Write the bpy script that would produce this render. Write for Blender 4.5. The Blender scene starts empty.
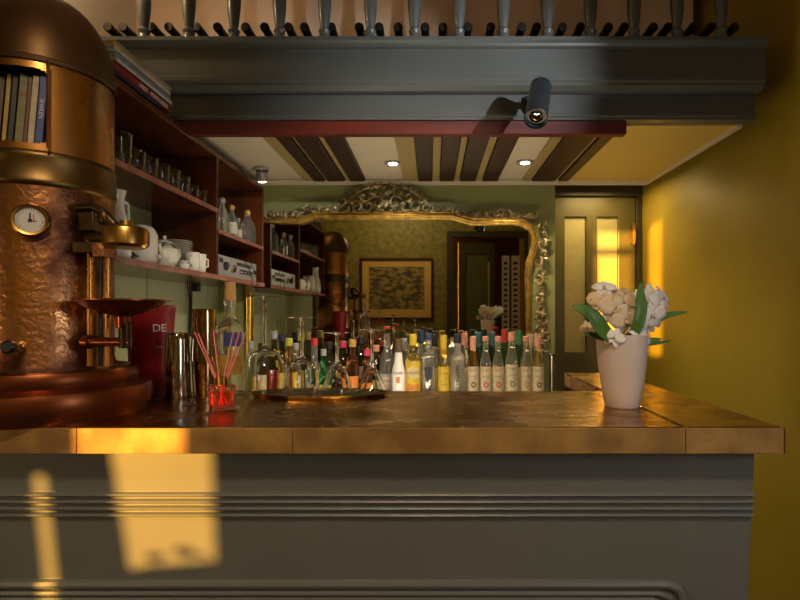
import bpy, bmesh, math, random
from mathutils import Vector, Matrix
from mathutils.geometry import tessellate_polygon
random.seed(7)
PI = math.pi
F = 533.0; PX = 432.0; PY = 314.0; H = 1.32      # focal length in px, principal point, eye height
scene = bpy.context.scene
COL = scene.collection
def ax(px, y): return (px-PX)*y/F                # picture column -> X at a depth
def az(py, y): return H + (PY-py)*y/F            # picture row -> height at a depth

# ------------------------------------------------------------------ materials
def nd(nt, t, **kw):
    n = nt.nodes.new(t)
    for k, v in kw.items(): setattr(n, k, v)
    return n
def mat(name, col, rough=.5, metal=0, col2=None, scale=8, bump=0, bscale=None, trans=0, ior=1.45, emit=None, es=0,
        stretch=(1,1,1), coat=0, lo=.35, hi=.65, rough2=None, detail=5, alpha=1):
    m = bpy.data.materials.new(name); m.use_nodes = True
    nt = m.node_tree; b = nt.nodes['Principled BSDF']
    b.inputs['Base Color'].default_value = (*col, 1)
    b.inputs['Roughness'].default_value = rough
    b.inputs['Metallic'].default_value = metal
    b.inputs['IOR'].default_value = ior
    b.inputs['Transmission Weight'].default_value = trans
    b.inputs['Coat Weight'].default_value = coat
    if emit:
        b.inputs['Emission Color'].default_value = (*emit, 1); b.inputs['Emission Strength'].default_value = es
    tc = nd(nt, 'ShaderNodeTexCoord'); mp = nd(nt, 'ShaderNodeMapping')
    mp.inputs['Scale'].default_value = stretch
    nt.links.new(tc.outputs['Object'], mp.inputs[0])
    if col2 is not None or rough2 is not None:
        n = nd(nt, 'ShaderNodeTexNoise'); n.inputs['Scale'].default_value = scale; n.inputs['Detail'].default_value = detail
        nt.links.new(mp.outputs[0], n.inputs['Vector'])
        r = nd(nt, 'ShaderNodeMapRange'); r.inputs['From Min'].default_value = lo; r.inputs['From Max'].default_value = hi
        nt.links.new(n.outputs['Fac'], r.inputs['Value'])
        if col2 is not None:
            x = nd(nt, 'ShaderNodeMix', data_type='RGBA')
            x.inputs[6].default_value = (*col, 1); x.inputs[7].default_value = (*col2, 1)
            nt.links.new(r.outputs[0], x.inputs[0]); nt.links.new(x.outputs[2], b.inputs['Base Color'])
        if rough2 is not None:
            q = nd(nt, 'ShaderNodeMapRange'); q.inputs['To Min'].default_value = rough; q.inputs['To Max'].default_value = rough2
            nt.links.new(r.outputs[0], q.inputs['Value']); nt.links.new(q.outputs[0], b.inputs['Roughness'])
    if bump:
        n2 = nd(nt, 'ShaderNodeTexNoise'); n2.inputs['Scale'].default_value = bscale or scale*3; n2.inputs['Detail'].default_value = 4
        nt.links.new(mp.outputs[0], n2.inputs['Vector'])
        bp = nd(nt, 'ShaderNodeBump'); bp.inputs['Strength'].default_value = bump; bp.inputs['Distance'].default_value = .004
        nt.links.new(n2.outputs['Fac'], bp.inputs['Height']); nt.links.new(bp.outputs[0], b.inputs['Normal'])
    return m
M = {}
M['wall'] = mat('olive_paint', (.40,.295,.03), .5, col2=(.35,.255,.028), scale=3, bump=.08, bscale=90)
M['wall_green'] = mat('green_paint', (.27,.275,.095), .5, col2=(.24,.25,.085), scale=3, bump=.06, bscale=80)
M['board'] = mat('green_boards', (.44,.48,.28), .5, col2=(.38,.42,.25), scale=3)
M['paper'] = mat('olive_wallpaper', (.29,.235,.05), .5, col2=(.17,.135,.03), scale=14, bump=.1)
M['mezz'] = mat('peach_plaster', (.68,.50,.34), .7, col2=(.62,.45,.30), scale=4)
M['cream'] = mat('cream_ceiling', (.72,.64,.50), .6, col2=(.68,.60,.46), scale=2)
M['soffit'] = mat('yellow_soffit', (.75,.54,.13), .6, col2=(.70,.50,.11), scale=2)
M['tan'] = mat('tan_slats', (.42,.31,.12), .55, col2=(.36,.26,.10), scale=8, stretch=(1,.2,1))
M['beam'] = mat('dark_beam_wood', (.038,.010,.005), .5, col2=(.02,.006,.003), scale=12, stretch=(4,.4,1), bump=.1)
M['red_wood'] = mat('red_stained_wood', (.13,.012,.004), .55, col2=(.07,.008,.003), scale=10, stretch=(.4,4,4))
M['mahogany'] = mat('mahogany', (.11,.030,.008), .25, col2=(.05,.012,.004), scale=9, stretch=(1,1,.25), coat=.2)
M['shelf_edge'] = mat('shelf_lipping', (.34,.14,.10), .25, col2=(.22,.08,.06), scale=20)
M['grey'] = mat('grey_panel_paint', (.155,.158,.145), .38, col2=(.145,.147,.135), scale=5, coat=.15)
M['grey_up'] = mat('grey_fascia_paint', (.095,.10,.09), .36, col2=(.085,.09,.08), scale=5, coat=.15)
M['copper_top'] = mat('aged_brass_sheet', (.50,.27,.055), .16, 1, col2=(.24,.115,.028), scale=9, bump=.55, bscale=30, rough2=.32, stretch=(1,1.6,1))
M['copper_edge'] = mat('aged_copper_edge', (.42,.24,.065), .6, .25, col2=(.24,.125,.035), scale=14, bump=.25, bscale=60, rough2=.65)
M['copper'] = mat('patinated_copper', (.85,.40,.15), .2, 1, col2=(.12,.045,.03), scale=7, bump=.32, bscale=110, rough2=.42, lo=.36, hi=.56, detail=9)
M['copper_up'] = mat('golden_copper', (.82,.42,.12), .22, 1, col2=(.36,.14,.035), scale=6, bump=.06, bscale=30, rough2=.42)
M['dome'] = mat('dark_bronze_dome', (.16,.085,.035), .42, .8, col2=(.11,.055,.022), scale=5, bump=.08)
M['band'] = mat('dull_brass_band', (.23,.14,.045), .4, 1, col2=(.13,.08,.03), scale=10, bump=.08)
M['base_cu'] = mat('polished_brown_copper', (.34,.105,.035), .22, .9, col2=(.22,.06,.02), scale=6, rough2=.36)
M['brass'] = mat('brass', (.60,.36,.09), .3, 1, col2=(.35,.2,.05), scale=25)
M['dark_brass'] = mat('blackened_brass', (.10,.06,.025), .4, .9, col2=(.04,.025,.012), scale=30)
M['gold'] = mat('gilt', (.62,.40,.08), .34, .85, col2=(.36,.21,.045), scale=30)
M['scroll'] = mat('worn_gilt_carving', (.62,.48,.24), .45, .6, col2=(.10,.075,.035), scale=40, rough2=.6)
M['mirror'] = mat('old_mirror_silvering', (.60,.58,.47), .015, 1)
M['olive_door'] = mat('olive_door_paint', (.12,.10,.03), .4, col2=(.10,.085,.025), scale=4)
M['dark_olive'] = mat('dark_olive_trim', (.055,.042,.018), .45)
M['frost'] = mat('obscured_door_glass', (.46,.40,.18), .45, 0, col2=(.41,.36,.16), scale=30, bump=.2)
M['floor'] = mat('dark_floor_boards', (.05,.03,.018), .35, col2=(.03,.018,.01), scale=8, stretch=(4,.4,1))
M['black'] = mat('black_plastic', (.012,.012,.013), .3)
M['black_matt'] = mat('black_matt', (.01,.009,.009), .7)
M['gunmetal'] = mat('gunmetal', (.05,.065,.075), .3, .7)
M['capsule'] = mat('black_capsule', (.006,.005,.004), .5)
M['white'] = mat('white_porcelain', (.74,.74,.70), .15, coat=.4)
M['pot'] = mat('pinkish_white_glaze', (.66,.56,.52), .32, coat=.2)
M['petal'] = mat('white_petal', (.80,.78,.76), .6, col2=(.88,.86,.86), scale=30)
M['petal2'] = mat('peach_petal', (.72,.55,.36), .6, col2=(.78,.64,.46), scale=30)
M['lip'] = mat('pink_lip', (.62,.46,.32), .6)
M['leaf'] = mat('orchid_leaf', (.045,.13,.018), .38, col2=(.09,.20,.03), scale=12, stretch=(1,1,1))
M['stem'] = mat('flower_stem', (.08,.09,.03), .6)
M['steel'] = mat('polished_steel', (.62,.60,.58), .1, 1)
M['shaker'] = mat('gilt_steel_shaker', (.60,.46,.30), .1, 1)
M['silver_tray'] = mat('tarnished_silver', (.36,.29,.20), .25, 1, col2=(.2,.16,.1), scale=60)
M['red_bucket'] = mat('red_bucket', (.30,.008,.018), .45, col2=(.25,.007,.015), scale=10)
M['red_stick'] = mat('red_reed', (.75,.04,.05), .5)
M['pink_stick'] = mat('pale_reed', (.75,.42,.35), .5)
M['red_liquid'] = mat('red_fluid', (.92,.16,.14), .05, trans=.9, ior=1.4)
M['glass'] = mat('clear_glass', (.98,.98,.96), .01, trans=1, ior=1.45)
M['cork'] = mat('cork', (.55,.33,.13), .7, col2=(.45,.26,.1), scale=60)
M['amp'] = mat('silver_amplifier', (.42,.42,.43), .35, .5)
M['amp_dark'] = mat('amplifier_dark', (.03,.03,.035), .3)
M['lamp_on'] = mat('lamp_glow', (1,1,1), .5, emit=(1,.82,.55), es=14)
M['ink'] = mat('black_ink', (.015,.015,.02), .6)
M['red_ink'] = mat('red_ink', (.4,.03,.03), .6)
M['white_ink'] = mat('white_ink', (.75,.72,.68), .6)
M['dial'] = mat('dial_white', (.62,.60,.56), .5)
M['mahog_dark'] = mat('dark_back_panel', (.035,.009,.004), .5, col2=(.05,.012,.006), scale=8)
M['mat_board'] = mat('ochre_mount', (.72,.44,.12), .6, col2=(.66,.38,.10), scale=8)
M['print'] = mat('faded_landscape_print', (.36,.24,.07), .6, col2=(.07,.06,.025), scale=9, stretch=(1,1,2.2), lo=.42, hi=.58, detail=8)
M['shutter'] = mat('pale_shutter', (.55,.47,.38), .5)
M['wood_frame'] = mat('dark_picture_frame', (.07,.018,.01), .35)
M['sun_mask'] = mat('sun_mask_board', (.16,.12,.07), .8)  # for the unseen sheet added to shape the sunbeams
def glass(name, c, rough=.02): return mat(name, c, rough, trans=.93, ior=1.38, coat=.8)
def paint(name, c, rough=.5, c2=None): return mat(name, c, rough, col2=c2, scale=70)
G = dict(clear=glass('bottle_clear',(.92,.93,.88)), green=glass('bottle_green',(.05,.35,.10)), amber=glass('bottle_amber',(.60,.30,.06)),
  dark=glass('bottle_dark',(.12,.09,.04)), dgreen=glass('bottle_dark_green',(.03,.14,.05)), yellow=glass('bottle_yellow',(.90,.70,.18)),
  frost=glass('bottle_frosted',(.92,.88,.74),.3), brown=glass('bottle_brown',(.35,.13,.05)), white=mat('bottle_opaque_white',(.72,.70,.68),.3),
  pale=glass('bottle_pale',(.85,.82,.62)))
C_ = dict(white=(.62,.58,.50), cream=(.58,.47,.30), yellow=(.62,.42,.03), black=(.015,.015,.02), red=(.5,.03,.03), pink=(.62,.28,.20), teal=(.04,.13,.13),
  green=(.03,.22,.08), orange=(.62,.20,.03), grey=(.32,.32,.33), gold=(.5,.32,.06), blue=(.05,.08,.3), navy=(.03,.04,.10), magenta=(.55,.04,.12), brown=(.12,.06,.03), lime=(.42,.42,.05), olive=(.2,.17,.05))
PM = {k: paint('print_'+k, v, .45, tuple(c*.72 for c in v)) for k, v in C_.items()}

# ------------------------------------------------------------------ mesh helpers
def nb(): return bmesh.new()
def box(bm, x0,x1,y0,y1,z0,z1, mtx=None):
    vs = [bm.verts.new((x,y,z)) for x in (x0,x1) for y in (y0,y1) for z in (z0,z1)]
    if mtx is not None:
        for v in vs: v.co = mtx @ v.co
    for f in ((0,1,3,2),(4,6,7,5),(0,4,5,1),(2,3,7,6),(0,2,6,4),(1,5,7,3)): bm.faces.new([vs[i] for i in f])
    return bm
def lathe(bm, prof, seg=32, c=(0,0,0), mtx=None, cap=True, a0=0, a1=2*PI):
    rings = []; full = abs(a1-a0-2*PI) < 1e-6; n = seg if full else seg+1
    for r, z in prof:
        if r < 1e-6: rings.append([bm.verts.new((0,0,z))])
        else: rings.append([bm.verts.new((r*math.cos(a0+(a1-a0)*i/seg), r*math.sin(a0+(a1-a0)*i/seg), z)) for i in range(n)])
    allv = [v for r in rings for v in r]
    for A, B in zip(rings[:-1], rings[1:]):
        for i in range(seg):
            j = (i+1) % n
            try:
                if len(A) == 1 and len(B) == 1: continue
                if len(A) == 1: bm.faces.new((A[0], B[j], B[i]))
                elif len(B) == 1: bm.faces.new((A[i], A[j], B[0]))
                else: bm.faces.new((A[i], A[j], B[j], B[i]))
            except ValueError: pass
    if cap and full:
        if len(rings[0]) > 1: bm.faces.new(list(reversed(rings[0])))
        if len(rings[-1]) > 1: bm.faces.new(rings[-1])
    T = Matrix.Translation(c)
    if mtx is not None: T = T @ mtx
    for v in allv: v.co = T @ v.co
    return bm
def tube(bm, pts, r, seg=8, closed=False, cap=True):
    pts = [Vector(p) for p in pts]; n = len(pts); rings = []; prev = None
    for i, p in enumerate(pts):
        a = pts[i-1] if (i or closed) else p; b = pts[(i+1) % n] if (i < n-1 or closed) else p
        t = (b-a).normalized()
        if prev is None:
            up = Vector((0,0,1)) if abs(t.z) < .9 else Vector((0,1,0)); u = t.cross(up).normalized()
        else:
            u = (prev - t*prev.dot(t)).normalized()
        prev = u; w = t.cross(u); rr = r[i] if isinstance(r, (list,tuple)) else r
        rings.append([bm.verts.new(p + rr*(u*math.cos(2*PI*k/seg)+w*math.sin(2*PI*k/seg))) for k in range(seg)])
    m = n if closed else n-1
    for i in range(m):
        A, B = rings[i], rings[(i+1) % n]
        for k in range(seg): bm.faces.new((A[k], B[k], B[(k+1)%seg], A[(k+1)%seg]))
    if cap and not closed: bm.faces.new(rings[0]); bm.faces.new(list(reversed(rings[-1])))
    return bm
def plate(bm, outer, holes, y0, y1):
    loops = [outer]+holes
    tris = tessellate_polygon([[Vector((x,z,0)) for x,z in l] for l in loops])
    flat = [p for l in loops for p in l]
    A = [bm.verts.new((x,y0,z)) for x,z in flat]; B = [bm.verts.new((x,y1,z)) for x,z in flat]
    for t in tris:
        try: bm.faces.new([A[i] for i in t]); bm.faces.new([B[i] for i in reversed(t)])
        except ValueError: pass
    o = 0
    for l in loops:
        n = len(l)
        for i in range(n):
            j = (i+1) % n
            bm.faces.new((A[o+i], A[o+j], B[o+j], B[o+i]))
        o += n
    return bm
def extr(bm, prof, x0, x1):            # (y,z) profile extruded along X
    A = [bm.verts.new((x0,y,z)) for y,z in prof]; B = [bm.verts.new((x1,y,z)) for y,z in prof]; n = len(prof)
    bm.faces.new(A); bm.faces.new(list(reversed(B)))
    for i in range(n): j=(i+1)%n; bm.faces.new((A[i],B[i],B[j],A[j]))
    return bm
ORG = {}
def org(o): return ORG.get(o.name, Vector((0,0,0)))
def obj(name, bm, m, parent=None, smooth=True, bevel=0, world=True, seg=2, ang=40):
    me = bpy.data.meshes.new(name)
    bmesh.ops.recalc_face_normals(bm, faces=bm.faces)
    if world and parent is not None:
        o_ = org(parent)
        for v in bm.verts: v.co -= o_
    bm.to_mesh(me); bm.free()
    if smooth:
        for p in me.polygons: p.use_smooth = True
        me.set_sharp_from_angle(angle=math.radians(ang))
    me.materials.append(m if not isinstance(m, str) else M[m])
    o = bpy.data.objects.new(name, me); COL.objects.link(o)
    if parent is not None:
        o.parent = parent; ORG[o.name] = org(parent)
    if bevel:
        b = o.modifiers.new('bevel','BEVEL'); b.width = bevel; b.segments = seg; b.limit_method='ANGLE'
    return o
def thing(name, label, cat, loc=(0,0,0), group=None, rz=0):
    o = bpy.data.objects.new(name, None); COL.objects.link(o); o.location = loc; o.rotation_euler.z = rz
    o.empty_display_size = .05
    o['label'] = label; o['category'] = cat
    if group: o['group'] = group
    ORG[o.name] = Vector(loc)
    return o
def tag(o, label, cat, group=None):
    o['label'] = label; o['category'] = cat
    if group: o['group'] = group
    return o
def center(o):                          # move a single mesh thing's origin to its base
    me = o.data; xs=[v.co for v in me.vertices]
    c = Vector(((min(v.x for v in xs)+max(v.x for v in xs))/2,(min(v.y for v in xs)+max(v.y for v in xs))/2,min(v.z for v in xs)))
    for v in me.vertices: v.co -= c
    o.location = c; return o
def struct(name, bm, m, parent=None, **k):
    o = obj(name, bm, m, parent, **k)
    if parent is None: o['kind'] = 'structure'
    return o
def text(name, body, size, m, parent, loc, rot, world=True, depth=.0004):
    cu = bpy.data.curves.new('lettering','FONT'); cu.body = body; cu.size = size; cu.extrude = depth; cu.align_x='CENTER'; cu.align_y='CENTER'
    t = bpy.data.objects.new('lettering', cu); COL.objects.link(t)
    dg = bpy.context.evaluated_depsgraph_get(); dg.update()
    me = bpy.data.meshes.new_from_object(t.evaluated_get(dg)); bpy.data.objects.remove(t)
    me.name = name; me.materials.clear(); me.materials.append(M[m] if isinstance(m,str) else m)
    o = bpy.data.objects.new(name, me); COL.objects.link(o); o.parent = parent
    o.location = (Vector(loc)-org(parent)) if world else loc; o.rotation_euler = rot
    return o
def dup(root, loc, rz=None, label=None, group=None):
    r = root.copy(); COL.objects.link(r); r.location = loc
    if rz is not None: r.rotation_euler.z = rz
    if label: r['label'] = label
    if group: r['group'] = group
    for ch in list(root.children):
        c = ch.copy(); COL.objects.link(c); c.parent = r
        for g in list(ch.children):
            d = g.copy(); COL.objects.link(d); d.parent = c
    return r

# ------------------------------------------------------------------ room shell
XW = 1.25; YD = 3.17; YM = 2.67; YR = -2.0; XL = -3.6; ZC = 3.5; XB = -1.07
struct('floor', box(nb(), XL-.1,XW+.1,YR-.9,YD+.1,-.08,0), 'floor', smooth=False)
struct('ceiling', box(nb(), XL-.1,XW+.1,YR-.9,YD+.1,ZC,ZC+.08), 'cream', smooth=False)
struct('wall_right', box(nb(), XW,XW+.1,YR-.9,YD+.1,0,ZC), 'wall', smooth=False)
struct('wall_left', box(nb(), XL-.1,XL,YR-.1,.85,0,ZC), 'wall', smooth=False)
struct('wall_bar_left_back', box(nb(), XL-.1,XB-.02,.85,.95,0,ZC), 'wall', smooth=False)
struct('wall_mirror', box(nb(), XB-.1,.616,YM,YM+.5,0,2.07), 'wall_green', smooth=False)
b = nb()
y = .65
while y < YM-.01:                       # tongue and groove boards
    y2 = min(y+.27, YM); box(b, XB-.03, XB, y+.003, y2-.003, 0, 1.985); y = y2
box(b, XB-.1, XB-.012, .65, YM, 0, 1.985)
struct('wall_bar_left', b, 'board', smooth=False)
# door wall
b = nb(); box(b, .60,.655,YD-.03,YD+.1,0,2.06); box(b, 1.215,XW,YD-.005,YD+.1,0,2.06); box(b,.60,XW,YD-.01,YD+.1,2.02,2.10)
struct('door_trim_1', b, 'dark_olive', bevel=.004); 
bpy.data.objects['door_trim_1'].name = 'trim_1'
struct('wall_door', box(nb(), .60,XW,YD+.02,YD+.1,2.10,ZC), 'wall', smooth=False)
dx0, dx1 = .66, 1.212
gl = [(ax(565,YD),ax(586,YD)), (ax(597,YD),ax(618,YD))]; gz = (az(352,YD), az(217,YD))
outer=[(dx0,.01),(dx1,.01),(dx1,2.015),(dx0,2.015)]
holes=[[(a,gz[0]),(c,gz[0]),(c,gz[1]),(a,gz[1])] for a,c in gl]
holes+= [[(a,.2),(c,.2),(c,gz[0]-.22),(a,gz[0]-.22)] for a,c in gl]
d1 = struct('door_1', plate(nb(), outer, holes, YD, YD+.04), 'olive_door', smooth=False, bevel=.006)
for a,c in gl:
    obj('door_pane', box(nb(), a-.005,c+.005,YD+.018,YD+.024,gz[0]-.005,gz[1]+.005), 'frost', d1, smooth=False)
    obj('door_panel', box(nb(), a-.005,c+.005,YD+.012,YD+.028,.195,gz[0]-.215), 'olive_door', d1, smooth=False)
hx = ax(634,YD-.03)
b = nb(); tube(b, [(hx,YD-.03,az(245,YD)),(hx,YD-.03,az(224,YD))], .008); box(b,hx-.01,hx+.01,YD-.032,YD,az(243,YD),az(226,YD))
obj('hinge', b, 'brass', d1)
# baseboards / rear of the mezzanine
zf = H+.963
struct('wall_mezzanine', box(nb(), -1.42,1.2,2.45,2.55,zf-.1,ZC), 'mezz', smooth=False)
struct('wall_mezzanine_left', box(nb(), -1.42,-1.36,.65,2.45,2.08,ZC), 'cream', smooth=False)
struct('floor_mezzanine', box(nb(), -1.36,1.09,1.85,2.45,zf-.06,zf), 'beam', smooth=False)

# ------------------------------------------------------------------ bulkhead, soffit, beams
def fascia(prof, x0, x1, name, par):   # moulded board
    return obj(name, extr(nb(), prof, x0, x1), 'grey_up', par, ang=20)
bh = thing('balcony_fascia', 'grey painted two-step moulded balcony fascia above the bar', 'fascia', (0,1.84,H+.666))
XE = 1.118
z0 = H
fascia([(1.88,z0+.92),(1.765,z0+.92),(1.765,z0+.908),(1.775,z0+.903),(1.778,z0+.895),(1.79,z0+.89),(1.79,z0+.80),(1.782,z0+.795),(1.782,z0+.782),(1.788,z0+.776),(1.788,z0+.768),(1.80,z0+.762),(1.81,z0+.757),(1.88,z0+.757)], -1.35, XE, 'upper_board', bh)
fascia([(1.88,z0+.757),(1.84,z0+.757),(1.84,z0+.70),(1.834,z0+.697),(1.834,z0+.690),(1.826,z0+.686),(1.826,z0+.679),(1.832,z0+.676),(1.832,z0+.668),(1.88,z0+.668)], -1.35, XE-.005, 'lower_board', bh)
obj('return_board', box(nb(), 1.097,XE-.006,1.882,2.44,z0+.70,z0+.90), 'grey_up', bh)
sf = struct('ceiling_bar', box(nb(), XB,.672,1.882,YM,H+.668,H+.70), 'cream', smooth=False)
struct('ceiling_soffit', box(nb(), .672,1.07,1.882,YM+.03,H+.664,H+.70), 'soffit', smooth=False)
struct('trim_2', box(nb(), 1.07,1.095,1.882,YM+.03,H+.658,H+.70), 'cream', smooth=False)
struct('trim_3', box(nb(), XB,1.07,YM-.025,YM-.001,H+.645,H+.664), 'cream', smooth=False)
struct('ceiling_passage', box(nb(), .60,1.25,YM+.03,YD+.05,H+.76,H+.80), 'dark_olive', smooth=False)
tag(obj('beam', box(nb(), XB,.672,1.838,1.875,H+.621,H+.667), 'red_wood', bevel=.003), 'long red stained beam across the front of the ceiling over the bar', 'beam')
beams = [(-.575,-.521),(-.508,-.423),(-.399,-.326),(-.065,.002),(.037,.107),(.135,.212),(.245,.32),(.487,.598),(.615,.664)]
bl = ['narrow dark plank, leftmost of those under the bar ceiling','second dark ceiling plank from the left, between two dark ones','third dark ceiling plank from the left, beside the wide pale panel',
 'dark ceiling plank right of the central downlight','fifth dark ceiling plank from the left, above the mirror','sixth dark ceiling plank from the left, above the mirror','dark ceiling plank just left of the right-hand downlight',
 'broad reddish ceiling plank right of the right-hand downlight','narrow dark plank, rightmost, along the yellow soffit']
for (a,c),l in zip(beams,bl):
    bb = nb(); box(bb, a,c,1.876,2.60,H+.646,H+.667)
    tag(center(obj('ceiling_plank', bb, 'beam', bevel=.003)), l, 'plank', 'dark planks under the bar ceiling')
tans = [(-.63,-.577),(-.519,-.51),(-.421,-.401),(-.14,-.067),(.004,.035),(.109,.133),(.214,.243),(.445,.485),(.60,.613)]  # thin tan strips between and beside the dark planks
for i,(a,c) in enumerate(tans):
    bb = nb(); box(bb, a,c,1.876,2.62,H+.655,H+.667)
    tl = ['left of the first dark plank','between the first and second dark planks','between the second and third dark planks','left of the fourth dark plank','between the fourth and fifth dark planks','between the fifth and sixth dark planks','between the sixth and seventh dark planks','left of the broad reddish plank','between the two rightmost dark planks'][i]
    tag(center(obj('ceiling_slat', bb, 'tan', bevel=.002)), 'tan ceiling slat '+tl, 'slat', 'tan slats between the dark planks')
# downlights
def downlight(x, y, label, arm=False):
    t = thing('downlight', label, 'light', (x,y,H+.64), 'recessed downlights')
    b = nb(); lathe(b, [(.025,.001),(.036,0),(.038,.003),(.038,.010),(.025,.010)], 28, (x,y,H+.660)); obj('trim_ring', b, 'amp', t)
    b = nb(); lathe(b, [(0,-.006),(.018,-.004),(.024,0),(.024,.01),(0,.006)], 24, (x,y,H+.663)); obj('bulb', b, 'lamp_on', t)
    return t
downlight(ax(393,2.35),2.35,'small lit round downlight on the pale ceiling near its middle, above the mirror crest')
downlight(ax(525,2.335),2.335,'small lit round downlight between the right-hand dark planks')
t = thing('spot_lamp', 'small lit swivel spot lamp on the ceiling above the shelves', 'light', (-.775,2.43,H+.666))
b = nb(); lathe(b, [(.03,0),(.03,.012),(0,.012)], 24, (-.775,2.43,H+.652)); obj('ceiling_plate', b, 'steel', t)
mt = Matrix.Rotation(.35,4,'X'); b = nb(); lathe(b, [(.02,-.03),(.026,-.03),(.026,.008),(.01,.016),(0,.016)], 24, (-.775,2.425,H+.636), mt, cap=False); obj('lamp_head', b, 'amp', t)
b = nb(); lathe(b, [(0,-.038),(.015,-.036),(.021,-.029),(.021,-.02),(0,-.02)], 24, (-.775,2.425,H+.636), mt); obj('bulb', b, 'lamp_on', t)

# balusters
bx = [144,189,234,279.5,324.5,370.5,414.5,459,503.5,547.5,590.5,634,677,721]
prof = [(.019,0),(.019,.03),(.016,.034),(.02,.045),(.013,.055),(.017,.075),(.022,.12),(.023,.16),(.019,.21),(.013,.25),(.018,.262),(.013,.275),(.017,.30),(.02,.34),(.012,.37),(.019,.39),(.019,.42)]
ords = ['leftmost','second','third','fourth','fifth','sixth','seventh','eighth','ninth','tenth','eleventh','twelfth','thirteenth','rightmost']
proto = None
for i,p in enumerate(bx):
    x = ax(p,1.82)
    lb = ('grey turned baluster on the balcony edge, %s' % (ords[i] if i in (0,13) else ords[i]+' from the left'))
    if proto is None:
        b = nb(); lathe(b, prof, 20, (0,0,0)); proto = obj('baluster', b, 'grey_up'); proto.location = (x,1.82,H+.92); tag(proto, lb, 'baluster', 'turned balusters of the balcony')
    else: dup(proto, (x,1.82,H+.92), label=lb)
tag(obj('handrail', box(nb(), -1.35,XE,1.79,1.85,H+1.34,H+1.39), 'grey_up', bevel=.01), 'grey handrail above the balcony balusters', 'handrail')
# wine bottles on the balcony, necks out
wx = [107,122,151,168,196,217,245,264,288,304,331,359,379,398,425,443,468,491,522,537,563,581,609,625,654,669,694,712,735]
wp = thing('wine_bottle', 'x', 'bottle', (ax(wx[0],1.86),1.86,H+1.004), 'wine bottles lying on the balcony')
mt = Matrix.Rotation(-PI/2,4,'X')
b = nb(); lathe(b, [(.012,.05),(.0145,.09),(.021,.13),(.0225,.15),(.0225,.30),(.018,.305),(0,.30)], 20, (0,0,0), mt); obj('glass_body', b, G['dark'], wp, world=False)
b = nb(); lathe(b, [(0,0),(.0145,.001),(.016,.004),(.016,.014),(.0148,.017),(.0148,.075),(.013,.075)], 20, (0,0,0), mt); obj('capsule', b, 'capsule', wp, world=False)
for i,p in enumerate(wx):
    if i == 0: lb = 'wine bottle lying neck out on the balcony, leftmost of the row'
    else:
        k = min(range(14), key=lambda q: abs(bx[q]-p)); side = 'left' if p < bx[k] else 'right'
        near = abs(bx[k]-p) < 10
        lb = 'black-capped wine bottle neck %s %s of the %s baluster' % ('close' if near else 'further', side, ords[k]+('' if k in (0,13) else ' from left'))
    if i == 0: wp['label'] = lb
    else: dup(wp, (ax(p,1.86),1.86,H+1.004), label=lb)

# cylindrical spotlight on the fascia
A = Vector((ax(536,1.60),1.60,az(118,1.60))); B = Vector((ax(541,1.70),1.70,az(86,1.70)))
q = (A-B).to_track_quat('Z','Y').to_matrix().to_4x4(); L = (A-B).length
t = thing('spotlight', 'black cylinder spotlight fixed to the middle of the grey fascia', 'spotlight', (B.x,1.84,B.z))
b = nb(); lathe(b, [(0,0),(.030,0),(.034,.006),(.034,L),(.031,L),(.029,L-.03),(0,L-.03)], 32, B, q); obj('housing', b, 'gunmetal', t)
b = nb(); lathe(b, [(.021,0),(.034,0),(.036,.003),(.036,.012),(.034,.014)], 32, A-(A-B).normalized()*.008, q, cap=False); obj('front_ring', b, 'black', t)
b = nb(); lathe(b, [(0,0),(.012,-.003),(.024,.004),(.026,.004),(.026,-.004),(0,-.004)], 24, A-(A-B).normalized()*.022, q); obj('lens', b, 'steel', t)
b = nb(); box(b, B.x-.012,B.x+.012,1.705,1.832,B.z-.02,B.z+.004); box(b, B.x-.03,B.x+.03,1.822,1.832,B.z-.05,B.z+.02); obj('bracket', b, 'black', t, bevel=.002)

# ------------------------------------------------------------------ bar counter
YF = .94; YB = 1.385; ZT = H-.2; XR = .62
bar = thing('bar_counter', 'long bar with hammered brass top and grey panelled front', 'bar', (0,1.1,0))
b = nb(); box(b, -1.06,.4455,YF,YB,ZT-.044,ZT); obj('bar_top', b, 'copper_top', bar, bevel=.004)
b = nb(); box(b, .4485,XR,YF+.0,1.81,ZT-.044,ZT+.0005); obj('side_top', b, 'copper_top', bar, bevel=.004)
b = nb(); 
xs = [-1.06,-.885,-.625,-.245,.4465]
for a,c in zip(xs[:-1],xs[1:]): box(b, a,c-.0008,YF-.0025,YF+.004,ZT-.046,ZT-.001)
box(b,.447,XR+.002,YF-.0025,YF+.004,ZT-.046,ZT-.001); box(b,XR-.002,XR+.002,YF-.0025,1.81,ZT-.046,ZT-.001)
obj('edge_strip', b, 'copper_edge', bar, bevel=.001)
def py(z): return .985 + (ZT-.044-z)*.075      # the front leans in towards the floor
pf = [(1.05,ZT-.044),(.962,ZT-.044),(.962,ZT-.050),(.972,ZT-.054)]
pf += [(py(ZT-.056),ZT-.056)]
for k,(za,zb) in enumerate([(494,499),(501,506),(508,513),(515,520)]):
    z1_ = az(za,.98); z2_ = az(zb,.98)
    pf += [(py(z1_),z1_),(py(z1_)-.007,z1_-.002),(py(z1_)-.009,(z1_+z2_)/2),(py(z2_)-.006,z2_+.002),(py(z2_),z2_)]
pf += [(py(.02),.02),(1.2,.02)]
XP = ax(753,.99)
obj('front_panel', extr(nb(), pf, -1.06, XP), 'grey', bar, ang=25)
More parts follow.
